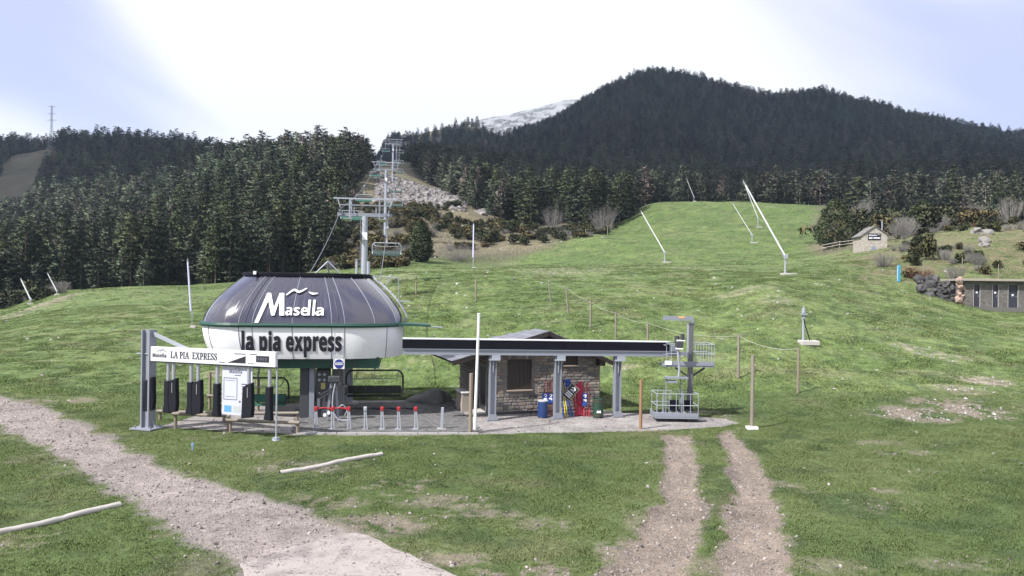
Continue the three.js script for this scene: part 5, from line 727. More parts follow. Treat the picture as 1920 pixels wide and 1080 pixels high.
// ---------------------------------------------------------------- stored piste gear in front of the hut
{
  const gp = (px, py = 782) => { const [x, z] = flat(px, py); return V(x, 0.012, z); };
  { const t = thing('blue_barrel', 'blue plastic barrel with pale rim beside the rail post', 'barrel', gp(1017.5, 783)); part(t, 'body', [new THREE.LatheGeometry([[0, 0], [0.23, 0], [0.25, 0.04], [0.255, 0.3], [0.265, 0.42], [0.255, 0.55], [0.25, 0.78], [0.245, 0.82]].map(q => new THREE.Vector2(...q)), 22)], mat([0.015, 0.04, 0.14], 0.45)); part(t, 'lid', [cyl(0.262, 0.262, 0.05, 0, 0.8, 0, 22)], mat([0.4, 0.4, 0.42], 0.6)); part(t, 'band', [cyl(0.262, 0.262, 0.03, 0, 0.27, 0, 22), cyl(0.262, 0.262, 0.03, 0, 0.54, 0, 22)], mat([0.015, 0.04, 0.14], 0.45)); }
  { const t = thing('green_bin', 'dark green litter drum with white emblem beside the red poles', 'bin', gp(1121, 783)); part(t, 'body', [new THREE.LatheGeometry([[0, 0], [0.25, 0], [0.265, 0.03], [0.265, 0.9], [0.28, 0.94], [0.25, 0.94]].map(q => new THREE.Vector2(...q)), 22)], M.bin); part(t, 'band', [cyl(0.275, 0.275, 0.03, 0, 0.1, 0, 22), cyl(0.275, 0.275, 0.03, 0, 0.8, 0, 22)], mat([0.12, 0.04, 0.03], 0.6)); part(t, 'emblem', [plate(poly([[-0.12, 0], [-0.04, 0.14], [0.02, 0.06], [0.08, 0.15], [0.13, 0]]), 0.01).translate(0, 0.26, 0.262)], M.white); }
  const wallZ = x => -1;  // poles lean back onto the wall behind them
  const pole = (px, top, lean, m, label, group, r = 0.022, py = 781) => { const a = gp(px, py), b = at(px + lean, top, -a.z + 0.55); solo('slalom_pole', [rod([0, 0, 0], b.clone().sub(a), r, 7), cyl(r * 1.2, r * 0.5, 0.06, 0, -0.01, 0, 7)], m, label, 'pole', a, 0, group); };
  for (const [px, t, l] of [[1023, 716, -2], [1026, 714, 1], [1029, 717, 2], [1033, 713, 0], [1036, 715, 2]]) pole(px, t, l, M.red, 'red pole leaning behind the blue pad next to the barrel', 'red poles by the barrel');
  for (const [px, t, l] of [[1096, 722, -3], [1100, 719, -1], [1104, 716, -3], [1106, 721, 0], [1094, 727, 2]]) pole(px, t, l, M.red, 'red pole leaning behind the blue pad next to the green drum', 'red poles by the green drum');
  for (const [px, t, l] of [[1053, 706, -4], [1060, 708, -7], [1064, 712, -9]]) pole(px, t, l, M.yellow, 'yellow pole in the bundle leaning on the hut wall', 'yellow poles in the bundle');
  for (const [px, t, l] of [[1050, 742, 0], [1051, 735, -2]]) pole(px, t, l, M.orange, 'orange pole in the bundle leaning on the hut wall', 'orange poles in the bundle');
  for (const [px, t, l] of [[1056, 704, -4], [1068, 709, -13], [1072, 712, -12], [1074, 730, -14]]) pole(px, t, l, M.blue, 'blue pole in the bundle leaning on the hut wall', 'blue poles in the bundle', 0.03);
  for (const [px, t, l] of [[1079, 745, -4], [1081, 740, -4], [1083, 738, -3]]) pole(px, t, l, M.red, 'red pole leaning below the tilted lettered board', 'red poles under the board', 0.025);
  for (const [px, t] of [[1089, 716], [1085, 720]]) { const a = gp(px, 780), b = at(px - 1, t, -a.z + 0.5), v = b.clone().sub(a); solo('rolled_net', [tube([[0, 0.02, 0], v.clone().multiplyScalar(0.5).add(V(0.02, 0, 0.03)), v], 0.11, 14, 9), cyl(0.12, 0.12, 0.05, v.x * 0.6, v.y * 0.6, v.z * 0.6, 10)], mat([0.40, 0.035, 0.075], 0.85), 'roll of red safety net standing against the hut wall', 'net', a, 0, 'red net rolls'); }
  { const a = at(1078, 752, -gp(1078).z + 0.1), b = gp(1107, 777); solo('red_stake', [rod([0, 0, 0], b.clone().sub(a), 0.03, 7), rod([0, 0, 0], [-0.05, 0.08, 0], 0.03, 6)], M.red, 'thick red stake lying slanted across the standing poles', 'stake', a); }
  { const a = at(1066, 724, -gp(1066).z + 0.35); const t = thing('blue_pad_roll', 'bundle of blue pads on top of the pole bundle', 'pad', a); part(t, 'pad', [rbox(0.34, 0.16, 0.16, 0.05, 0, 0.28, 0).rotateZ(0.2), rbox(0.3, 0.3, 0.14, 0.05, -0.03, 0.08, 0).rotateZ(-0.3)], M.blue); }
  const pad = (px, y0, y1, label, sx = 0.3) => { const d = -gp(px).z + 0.22, t = thing('blue_pad', label, 'pad', at(px, y1, d)), h = (y1 - y0) * d / F; part(t, 'body', [rbox(sx, h, 0.14, 0.05, 0, h / 2, 0)], M.blue); part(t, 'print', [stroke([[-0.07, 0], [0.02, 0.06], [0.07, 0.0], [0.0, -0.06], [0.06, -0.08]], 0.045, 0.006).translate(0, h * 0.8, 0.071), box(0.16, 0.07, 0.006, 0, h * 0.5, 0.073), box(0.05, 0.08, 0.006, 0.06, h * 0.42, 0.074)], M.white); };
  pad(1022, 737, 758, 'blue pad with white print behind the blue barrel'); pad(1032, 737, 757, 'blue pad with white print between barrel and rail post'); pad(1096, 737, 762, 'narrow blue pad with white print next to the green drum', 0.24);
  { const d = -gp(1072).z - 0.05, t = thing('lettered_board', 'black framed board with white strips tilted among the poles', 'sign', at(1070, 735, d)); t.rotation.z = -0.72; part(t, 'frame', [rbox(0.5, 0.78, 0.04, 0.012, 0, 0, 0)], mat([0.3, 0.24, 0.17], 0.6)); part(t, 'face', [box(0.44, 0.72, 0.02, 0, 0, 0.016)], M.ink); part(t, 'print', [stroke([[-0.12, 0.2], [0.0, 0.28], [0.1, 0.22], [0.02, 0.14], [-0.08, 0.1], [0.12, 0.09]], 0.07, 0.005).translate(0, 0, 0.028), ...[-0.04, -0.14, -0.24].map(y => box(0.34, 0.06, 0.005, 0, y, 0.029))], mat([0.6, 0.62, 0.66], 0.6)); }
}
// ---------------------------------------------------------------- heap of netting, wooden posts, ropes
{
  const rng = mulberry(33), p = onGround(803, 40.6), g = new THREE.SphereGeometry(1, 40, 20, 0, 6.2832, 0, 1.62); const q = g.attributes.position; for (let i = 0; i < q.count; i++) { const x = q.getX(i), y = q.getY(i), z = q.getZ(i), n = 0.75 + 0.5 * fbm(x * 2.2 + 4, z * 2.2 + y * 1.5, 4) + 0.06 * vn(x * 9, z * 9 + y * 8); q.setXYZ(i, x * 1.15 * n, y * 0.62 * n * (1 + 0.4 * x), z * 0.8 * n); } g.computeVertexNormals();
  solo('net_heap', [g], mat([0.22, 0.222, 0.21], 0.95, 0, { bumpMap: uvMap(turfBump, 3, 3), bumpScale: 0.05 }), 'heap of grey netting beside the paving', 'net heap', p);
}
const postGeos = [[0.075, 1], [0.085, 1], [0.07, 1]].map(([r]) => { const g = new THREE.CylinderGeometry(r * 0.95, r, 1, 10, 6).translate(0, 0.5, 0), q = g.attributes.position; for (let i = 0; i < q.count; i++) { const n = 1 + 0.12 * (vn(q.getX(i) * 30 + r * 100, q.getY(i) * 5) - 0.5); q.setX(i, q.getX(i) * n); q.setZ(i, q.getZ(i) * n); } g.computeVertexNormals(); return g; });
const POST = [
  [780, 553, 518, 'grey wooden post on the bank behind the station rail'], [892, 565, 523, 'thin grey post on the bank behind the hut'], [1033, 567, 526, 'slightly leaning post at the upper start of the roped posts', 0.12], [1066, 590, 537, 'leaning roped post, second in the roped row', 0.1], [1107, 614, 565, 'roped post, third in the roped row'], [1154, 638, 585, 'roped post just above the storage rail, fourth in the roped row'], [1214, 656, 604, 'roped post beside the sign arm of the service mast'],
  [1384, 710, 628, 'roped post uphill of the post on a white block'], [1496, 737, 652, 'last roped post, below the small snow gun'], [1201, 805, 712, 'orange-brown post at the front edge of the concrete near the work basket'], [882, 812, 700, 'stout wooden post carrying the white pole'],
].map(([px, by, ty, label, lean = 0], i) => { const b = by > 770 ? V(...flat(px, by).flatMap((v, k) => k ? [0, v] : [v])) : hit(px, by), h = at(px, ty, -b.z).y - b.y, t = shade(new THREE.Mesh(postGeos[i % 3], i === 9 ? mat([0.95, 0.72, 0.58], 0.85, 0, { map: woodTex }) : i < 8 ? M.woodGrey : M.wood)); t.name = numbered('wooden_post'); t.userData = { label, category: 'post' }; t.position.copy(b).add(V(0, -0.1, 0)); t.scale.set(1, h + 0.1, 1); t.rotation.z = lean; scene.add(t); return V(b.x - Math.sin(lean) * h, b.y + h - 0.06, b.z); });
{ const b = at(1410, 794, 34.0), t = thing('wooden_post', 'wooden post standing on a white concrete block', 'post', V(b.x, 0, b.z)), h = at(1411, 667, 34).y; part(t, 'post', [cyl(0.085, 0.08, h, 0, 0.02, 0, 10)], M.woodGrey); part(t, 'block', [rbox(0.5, 0.14, 0.4, 0.03, 0, 0.05, 0)], M.white); }
const sag = (a, b, s, r, label) => { const pts = []; for (let i = 0; i <= 8; i++) { const t = i / 8; pts.push(a.clone().lerp(b, t).add(V(0, -4 * s * t * (1 - t), 0))); } solo('fence_rope', tube(pts, r, 24, 5), mat([0.42, 0.42, 0.38], 0.9), label, 'rope'); };
sag(POST[2], POST[3], 0.1, 0.010, 'pale rope between first and second roped posts'); sag(POST[3], POST[4], 0.15, 0.010, 'pale rope between second and third roped posts'); sag(POST[4], POST[5], 0.15, 0.010, 'pale rope between third and fourth roped posts'); sag(POST[5], POST[6], 0.2, 0.010, 'pale rope between fourth post and the post by the mast'); sag(POST[6], POST[7], 0.35, 0.010, 'long pale rope passing behind the service mast'); sag(POST[7], POST[8], 0.3, 0.012, 'slack pale rope to the last roped post');
{ const b = V(...flat(883, 812).flatMap((v, k) => k ? [0, v] : [v])), t = at(894, 589, -b.z); solo('white_pole', [rod([0, 0, 0], t.clone().sub(at(886, 804, -b.z)), 0.07, 10, 0.06), cyl(0.075, 0.075, 0.05, t.x - at(886, 804, -b.z).x, t.y - at(886, 804, -b.z).y, 0, 10)], M.white, 'tall white plastic pole fixed to the stout wooden post', 'pole', at(886, 804, -b.z).add(V(0.1, 0, 0.09))); }
// ---------------------------------------------------------------- snow lances and gun
function lance(bpx, bpy, tpx, tpy, d, label, opt = {}) {
  const b = d ? onGround(bpx, d) : hit(bpx, bpy), D = -b.z, top = at(tpx, tpy, D).sub(b), k = opt.knee ?? 0.2, s = opt.s ?? 1, knee = opt.straight ? V(top.x * 0.25, top.y * 0.25, 0) : V(0.02, top.y * k, 0), t = thing('snow_lance', label, 'snow lance', b);
  part(t, 'base', [rbox(1.5 * s, 0.3, 1.1 * s, 0.04, 0.4 * s, 0.05, 0)], M.concrete); part(t, 'pedestal', [cyl(0.11 * s, 0.09 * s, knee.y + 0.02, 0, 0, 0, 10)], M.zinc);
  part(t, 'lift_arm', [beam([0.12 * s, knee.y * 0.6, 0], [knee.x - (knee.x - top.x) * 0.12, knee.y + (top.y - knee.y) * 0.12, 0], 0.14 * s, 0.12 * s), rbox(0.4 * s, 0.5 * s, 0.3 * s, 0.04, knee.x + 0.05, knee.y, 0)], M.zinc);
  part(t, 'tube', [rod(knee, top, (opt.r ?? 0.08), 10, (opt.r ?? 0.08) * 0.8)], opt.m ?? M.white); part(t, 'nozzle', [rod(top, top.clone().add(top.clone().sub(knee).normalize().multiplyScalar(0.35)), 0.1 * s, 8)], M.alu);
}
M.lanceBlue = mat([0.62, 0.62, 0.86], 0.4);
lance(1472, 515, 1397, 346, 0, 'large white snow lance leaning over the grass, on a concrete block', { r: 0.11, s: 1.1 }); lance(1246, 490, 1203, 398, 144, 'white leaning snow lance low on the ski slope', { r: 0.12 }); lance(1410, 448, 1374, 382, 178, 'thin leaning snow lance on the mid ski slope', { r: 0.085 }); lance(1421, 414, 1394, 340, 206, 'thin leaning snow lance on the upper ski slope', { r: 0.1 }); lance(1301, 374, 1288, 337, 262, 'small far snow lance on the crest of the ski slope', { r: 0.07, s: 0.7 });
lance(887, 508, 888, 421, 150, 'upright white and lilac lance on the shelf above the bank', { r: 0.16, straight: true, m: M.lanceBlue, s: 0.6 }); lance(360, 614, 352, 491, 0, 'upright lilac lance with hydrant arm beside the dome', { r: 0.1, straight: true, m: M.lanceBlue, s: 0.4 }); lance(57, 584, 40, 525, 145, 'leaning snow lance at the dirt track by the wood', { r: 0.13 }); lance(106, 560, 90, 514, 150, 'smaller leaning snow lance at the wood edge', { r: 0.1, s: 0.7 });
{ const b = hit(1506, 645), D = -b.z, s = D / F, t = thing('snow_gun', 'short snow gun post with black hose on a concrete block', 'snow gun', b); part(t, 'base', [rbox(34 * s, 9 * s, 0.9, 0.05, 10 * s, 2.5 * s, 0)], M.concrete); part(t, 'post', [cyl(0.09, 0.09, 58 * s, 0, 0, 0, 12)], M.zinc); part(t, 'head', [cyl(0.14, 0.14, 9 * s, 0, 58 * s, 0, 12), cyl(0.05, 0.03, 4 * s, 0, 67 * s, 0, 8), box(0.42, 0.1, 0.2, 0.04, 56 * s, 0), cyl(0.13, 0.13, 5 * s, 0, 46 * s, 0, 10)], M.zinc); part(t, 'hose', [tube([[-0.02, 48 * s, 0.12], [0.02, 38 * s, 0.18], [0.22, 20 * s, 0.25], [0.4, 3 * s, 0.3]], 0.04, 20)], M.black); part(t, 'valve', [rbox(0.22, 0.2, 0.2, 0.03, 0, 51 * s, 0)], M.darkSteel); }
// ---------------------------------------------------------------- flat-roofed block on the knoll, boulders, cabin, fence
{
  const b = at(1806, 577, 78), g = H(b.x, b.z), s = 78 / F, t = thing('service_block', 'flat-roofed stone block with dark doors set into the knoll', 'building', V(b.x, g - 0.2, b.z), -0.1), W = 9.2, hh = 2.75, dm = mat([0.030, 0.031, 0.05], 0.5);
  const stone = grain(512, (i, j) => { const row = Math.floor(j / 22), o = (row % 3) * 17, c = Math.floor((i + o) / 46), e = Math.min(j % 22, (i + o) % 46) < 3 ? 0.55 : 1, v = (0.75 + 0.5 * NT[(row * 91 + c * 37) & 65535]) * e * (0.85 + 0.3 * vn(i / 5, j / 5)); return [enc(0.135 * v), enc(0.125 * v), enc(0.12 * v)]; });
  const doors = [[0.95, 1.6, 2.15], [2.85, 3.45, 2.15], [4.4, 5.4, 2.15], [6.3, 7.3, 2.15], [8.0, 8.8, 2.15]]; let x = 0; const wg = [];
  for (const [a, c, h] of doors) { wg.push([x, a, -1, hh]); wg.push([a, c, h + 0.2, hh]); x = c; } wg.push([x, W, -1, hh]);
  wg.forEach(([a, c, y0, y1]) => part(t, 'wall', (() => { const q = box(c - a, y1 - y0, 0.3, (a + c) / 2, (y0 + y1) / 2, 0), uv = q.attributes.uv, p = q.attributes.position; for (let i = 0; i < uv.count; i++) uv.setXY(i, p.getX(i) / 3.2 + p.getZ(i), p.getY(i) / 3.2); return q; })(), mat([1, 1, 1], 0.95, 0, { map: stone, bumpMap: stone, bumpScale: 0.03 })));
  doors.forEach(([a, c, h], i) => { const d2 = part(t, 'door', [box(c - a, h + 0.2, 0.06, (a + c) / 2, (h + 0.2) / 2, 0.0)], dm); part(d2, 'frame', [box(0.06, h + 0.2, 0.12, a, (h + 0.2) / 2, 0.12), box(0.06, h + 0.2, 0.12, c, (h + 0.2) / 2, 0.12)], mat([0.28, 0.27, 0.27], 0.8)); part(d2, 'notice', [box(0.18, 0.2, 0.012, (a + c) / 2 + (i ? 0.02 : 0.05), 1.55 - (i === 2 ? 0.25 : 0), 0.037)], M.white); part(d2, 'handle', [rbox(0.04, 0.14, 0.05, 0.01, c - 0.14, 1.15, 0.05)], M.zinc); });
  part(t, 'roof_slab', [rbox(W + 0.6, 0.24, 5, 0.03, W / 2 - 0.1, hh + 0.12, -1.75)], mat([0.30, 0.265, 0.235], 0.9)); part(t, 'side_wall', [box(0.3, hh, 4, 0.15, hh / 2, -2.15)], mat([0.12, 0.11, 0.11], 0.95)); part(t, 'step', [box(W, 1.1, 0.3, W / 2, -0.56, 0.305)], mat([0.12, 0.115, 0.11], 0.95));
  // boulders heaped at its side
  const rng = mulberry(44), rock = i => { const g2 = new THREE.IcosahedronGeometry(1, 1), q = g2.attributes.position; for (let k = 0; k < q.count; k++) { const x2 = q.getX(k), y = q.getY(k), z = q.getZ(k), n = 0.4 + 1.15 * fbm(x2 * 1.4 + i * 7, y * 1.5 + z * 1.2 + i, 3); q.setXYZ(k, x2 * n, y * n * 0.8, z * n); } g2.deleteAttribute('uv'); g2.deleteAttribute('normal'); const m = mergeVertices(g2, 1e-3).toNonIndexed(); m.computeVertexNormals(); return m; };
  const rocks = [0, 1, 2, 3].map(rock), rm = [[0.052, 0.050, 0.054], [0.075, 0.071, 0.075], [0.042, 0.041, 0.044]].map(c => mat(c, 0.9)), pinkR = [[0.36, 0.25, 0.21], [0.30, 0.22, 0.19]].map(c => mat(c, 0.9));
  const bw = thing('boulder_bank', 'dark heaped boulder bank beside the flat-roofed block', 'boulders', V(b.x - 2.6, g, b.z)); let n = 0;
  for (let i = 0; i < 64; i++) { const u = rng(), px = 1722 + 68 * u, py = lerp(lerp(545, 580, u), 518, rng() * 0.9), d = 78 + (1 - (py - 520) / 60) * 2.6, p = at(px, py, d).sub(bw.position), m = part(bw, n ? 'boulder_' + String(n).padStart(3, '0') : 'boulder', rocks[i % 4], rm[i % 3]); n++; const sc = 0.16 + 0.36 * rng() * rng() + 0.08; m.scale.set(sc * 1.35, sc * 0.9, sc); m.position.copy(p); m.rotation.set(rng() * 3, rng() * 6, rng() * 3); }
  const pk = thing('stone_pillar', 'pile of pinkish rounded stones at the corner of the flat-roofed block', 'stones', V(b.x, g, b.z)); for (let i = 0; i < 15; i++) { const px = 1797 + 9 * rng(), py = 522 + (i / 15) * 56, p = at(px - (i > 8 ? (rng() * 4) : 0), py, 77.7 + 0.5 * rng()).sub(pk.position), m = part(pk, i ? 'stone_' + String(i).padStart(3, '0') : 'stone', rocks[i % 4], pinkR[i % 2]); const sc = 0.24 + 0.12 * rng(); m.scale.set(sc, sc, sc); m.position.copy(p); m.rotation.set(rng() * 3, rng() * 6, 0); }
  // blue post
  const bp = hit(1684, 529), hp = at(1684, 497, -bp.z).y - bp.y; { const t2 = thing('blue_post', 'blue and white padded post on the grass below the knoll', 'padded post', bp); part(t2, 'pad', [rbox(0.3, hp, 0.25, 0.06, 0.08, hp / 2, 0)], M.teal); part(t2, 'stripe', [rbox(0.12, hp * 0.9, 0.1, 0.04, -0.12, hp * 0.5, 0.1)], mat([0.3, 0.45, 0.7], 0.5)); }
  for (const [px, py, h, l] of [[1731, 527, 2.4, 'thin pale stake in front of the tallest juniper'], [1804, 512, 2.0, 'thin pale stake on the roof edge of the block'], [1872, 524, 1.9, 'thin pale stake among shrubs above the block']]) { const p = hit(px, py, 60); solo('wooden_stake', [cyl(0.06, 0.05, h, 0, -0.1, 0, 7)], M.woodGrey, l, 'stake', p); }
  // pale rocks on the knoll
  for (const [px, py, sc, l] of [[1831, 437, 0.8, 'pale boulder high on the knoll'], [1851, 440, 0.9, 'pale pitted boulder beside another high on the knoll'], [1846, 455, 0.9, 'tall pale boulder stacked below two others on the knoll'], [1733, 438, 0.6, 'small pale boulder on the knoll skyline'], [1805, 426, 0.5, 'whitish boulder at the knoll crest by a bush'], [1845, 462, 0.6, 'lowest pale boulder of the pile on the knoll']]) { const p = hit(px, py); const m = solo('boulder', rocks[Math.floor(rng() * 4)], mat([0.20, 0.19, 0.185], 0.92), l, 'boulder', p.add(V(0, sc * 0.3, 0)), rng() * 6); m.scale.setScalar(sc); }
  // cabin
  const c0 = at(1614, 465, 118), cg = H(c0.x, c0.z), S = 118 / F, cb = thing('stone_cabin', 'small pale stone cabin with dark name board on the grassy ridge', 'cabin', V(c0.x, cg - 0.4, c0.z), -0.12), cw = 47 * S, ch = at(1640, 441, 118).y - cg + 0.4, ca = at(1638, 425, 118).y - cg + 0.4;
  const cst = grain(256, (i, j) => { const row = Math.floor(j / 14), o = (row % 3) * 13, c = Math.floor((i + o) / 26), e = Math.min(j % 14, (i + o) % 26) < 2 ? 0.6 : 1, v = (0.75 + 0.5 * NT[(row * 71 + c * 37) & 65535]) * e; return [enc(0.40 * v), enc(0.37 * v), enc(0.33 * v)]; }), cm = mat([1, 1, 1], 0.95, 0, { map: cst, bumpMap: cst, bumpScale: 0.03 }); cst.repeat.set(0.45, 0.45);
  part(cb, 'wall', [plate(poly([[0, -0.6], [cw, -0.6], [cw, ch], [cw * 0.52, ca], [0, ch - 0.1]]), 3.6).translate(0, 0, -3.6)], cm); for (const [x0, x1, y1] of [[cw * 0.52, -0.25, ch - 0.35], [cw * 0.52, cw + 0.3, ch - 0.15]]) { const L2 = Math.hypot(x1 - x0, y1 - ca), a2 = Math.atan2(y1 - ca, x1 - x0); part(cb, 'roof', [box(L2, 0.12, 4, L2 / 2, 0.08 * Math.sign(Math.cos(a2)), -1.8).rotateZ(a2).translate(x0, ca, 0)], mat([0.16, 0.15, 0.15], 0.85)); }
  part(cb, 'door', [box(0.62, 1.3, 0.05, cw * 0.48, 0.75, 0.02)], mat([0.2, 0.23, 0.32], 0.7)); const bd = part(cb, 'name_board', [box(1.95, 1.0, 0.06, cw * 0.5, ch - 0.25, 0.06)], mat([0.012, 0.012, 0.03], 0.5));
  part(bd, 'lettering', [text('Masella', 0.24, 0.01).translate(cw * 0.5 - 0.85, ch - 0.15, 0.092), box(0.55, 0.2, 0.01, cw * 0.5 - 0.55, ch - 0.48, 0.095), box(1.0, 0.18, 0.01, cw * 0.5 + 0.38, ch - 0.47, 0.095), stroke([[0, 0], [0.2, 0.12], [0.4, 0.03]], 0.05, 0.01).translate(cw * 0.5 + 0.45, ch - 0.02, 0.092)], M.white); part(cb, 'flue', [cyl(0.09, 0.09, 2.4, cw - 0.4, ch, -1.2, 10)], M.zinc);
  // split rail fence beside it
  const f0 = hit(1541, 472), f1 = hit(1574, 466), f2 = hit(1600, 464), ft = thing('rail_fence', 'pale wooden rail fence beside the stone cabin', 'fence', f0); for (const f of [f0, f1, f2]) part(ft, 'post', [cyl(0.09, 0.08, 1.5, f.x - f0.x, f.y - f0.y - 0.1, f.z - f0.z, 8)], M.woodGrey); for (const [a, c] of [[f0, f1], [f1, f2]]) for (const y of [0.7, 1.25]) part(ft, 'rail', [rod(V(0, y, 0.08).add(a).sub(f0), V(0, y + 0.06, 0.08).add(c).sub(f0), 0.055, 7)], mat([0.5, 0.46, 0.42], 0.9));
  // low stake fence at the wood corner
  for (const [px, py, h, l] of [[1098, 440, 2.2, 'pale stake by the bare tree at the wood corner'], [1139, 442, 2.6, 'pale stake below the round leafless tree']]) { const p = onGround(px, 196); solo('wooden_stake', [cyl(0.1, 0.09, h, 0, -0.1, 0, 7)], M.woodGrey, l, 'stake', p); }
  // power pylon on the far ridge
  const pb = onGround(96, 800), ph = at(100, 198, 800).y - pb.y, py0 = thing('power_pylon', 'slender lattice power pylon on the wooded ridge skyline', 'pylon', pb), lg = [], cr = []; const wAt = y => lerp(5.2, 1.3, Math.min(1, y / (ph * 0.6))) / 2;
  for (const [sx, sz] of [[1, 1], [1, -1], [-1, 1], [-1, -1]]) part(py0, 'leg', [rod([sx * wAt(0), -1, sz * wAt(0)], [sx * wAt(ph * 0.6), ph * 0.6, sz * wAt(ph * 0.6)], 0.16, 5), rod([sx * 0.65, ph * 0.6, sz * 0.65], [sx * 0.45, ph, sz * 0.45], 0.14, 5)], M.zinc);
  for (let y = 0; y < ph - 3; y += 3.4) { const a = wAt(y), c = wAt(y + 3.4); for (const z of [1, -1]) cr.push(rod([-a, y, z * a], [c, y + 3.4, z * c], 0.09, 4), rod([a, y, z * a], [-c, y + 3.4, z * c], 0.09, 4)); } part(py0, 'lattice', cr, M.zinc);
  for (const [f, l] of [[0.97, 4.6], [0.82, 5.2], [0.68, 5.4]]) part(py0, 'cross_arm', [rod([-l, ph * f, 0], [l, ph * f, 0], 0.17, 5), rod([-l, ph * f, 0], [0, ph * f + 1.2, 0], 0.1, 4), rod([l, ph * f, 0], [0, ph * f + 1.2, 0], 0.1, 4)], M.zinc);
  // boulder field under the lift line: too many to count
  const sc = [], r2 = mulberry(46); for (let i = 0; i < 12000 && sc.length < 3000; i++) { const px = 705 + 320 * r2(), d = 200 + 110 * r2(), p = onGround(px, d), py = toPx(p.x, p.y, p.z)[1], up = px < 800 ? lerp(322, 345, (px - 705) / 95) : lerp(345, 400, (px - 800) / 190), lo = px < 800 ? 388 : lerp(388, 415, (px - 800) / 190); if (py < up + 6 * r2() || py > lo - 6 * r2() || px > 870 && fbm(p.x * 0.12, p.z * 0.12, 3) < 0.5) continue; sc.push(p); }
  const im = shade(new THREE.InstancedMesh(rocks[1], mat([1, 1, 1], 0.92), sc.length)), m4 = new THREE.Matrix4(), qq = new THREE.Quaternion(), cc = new THREE.Color(); im.name = 'boulder_field'; im.userData = { kind: 'stuff', label: 'field of pale grey boulders under the lift line', category: 'boulders' };
  sc.forEach((p, i) => { const k = 0.4 + 1.3 * r2() * r2(); m4.compose(p, qq.setFromEuler(new THREE.Euler(r2() * 6, r2() * 6, r2() * 6)), V(k * 1.3, k * 0.9, k)); im.setMatrixAt(i, m4); const v = 0.09 + 0.15 * r2(); cc.setRGB(v * 1.06, v * 0.98, v * 0.97); im.setColorAt(i, cc); }); scene.add(im);
  // scattered stones on the rough slope and the meadow
  const st = []; for (let i = 0; i < 420; i++) { const px = 740 + 400 * r2(), py = 395 + 105 * r2(); if (py > lerp(497, 445, clamp((px - 760) / 380))) continue; const p = hit(px, py, 100); if (p.z < -260) continue; st.push([p, 0.12 + 0.3 * r2() * r2()]); }
  for (let i = 0; i < 500; i++) { const px = 1920 * r2(), py = 505 + 480 * r2() * r2(); const p = hit(px, py); if (-p.z > 260 || sdist(PAVE, p.x, p.z) < 0.3 || -p.z < 42 && surf(p.x, p.z).soil > 0.6) continue; st.push([p, (0.04 + 0.10 * r2() * r2()) * Math.min(1.7, -p.z / 45)]); }
  for (const q of hillPatch.slice(0, 9)) for (let i = 0; i < 34; i++) { const x2 = q[0] + (r2() + r2() - 1) * q[2] * 1.1, z = q[1] + (r2() + r2() - 1) * q[3] * 1.1; st.push([V(x2, H(x2, z), z), 0.025 + 0.075 * r2() * r2()]); }
  const is = shade(new THREE.InstancedMesh(rocks[2], mat([1, 1, 1], 0.9), st.length)); is.name = 'loose_stones'; is.userData = { kind: 'stuff', label: 'loose pale stones scattered over the grass', category: 'stones' }; st.forEach(([p, k], i) => { m4.compose(p, qq.setFromEuler(new THREE.Euler(r2() * 6, r2() * 6, r2() * 6)), V(k * 1.4, k * 0.7, k)); is.setMatrixAt(i, m4); const v = 0.2 + 0.22 * r2(); cc.setRGB(v, v * 0.95, v * 0.92); is.setColorAt(i, cc); }); scene.add(is);
}
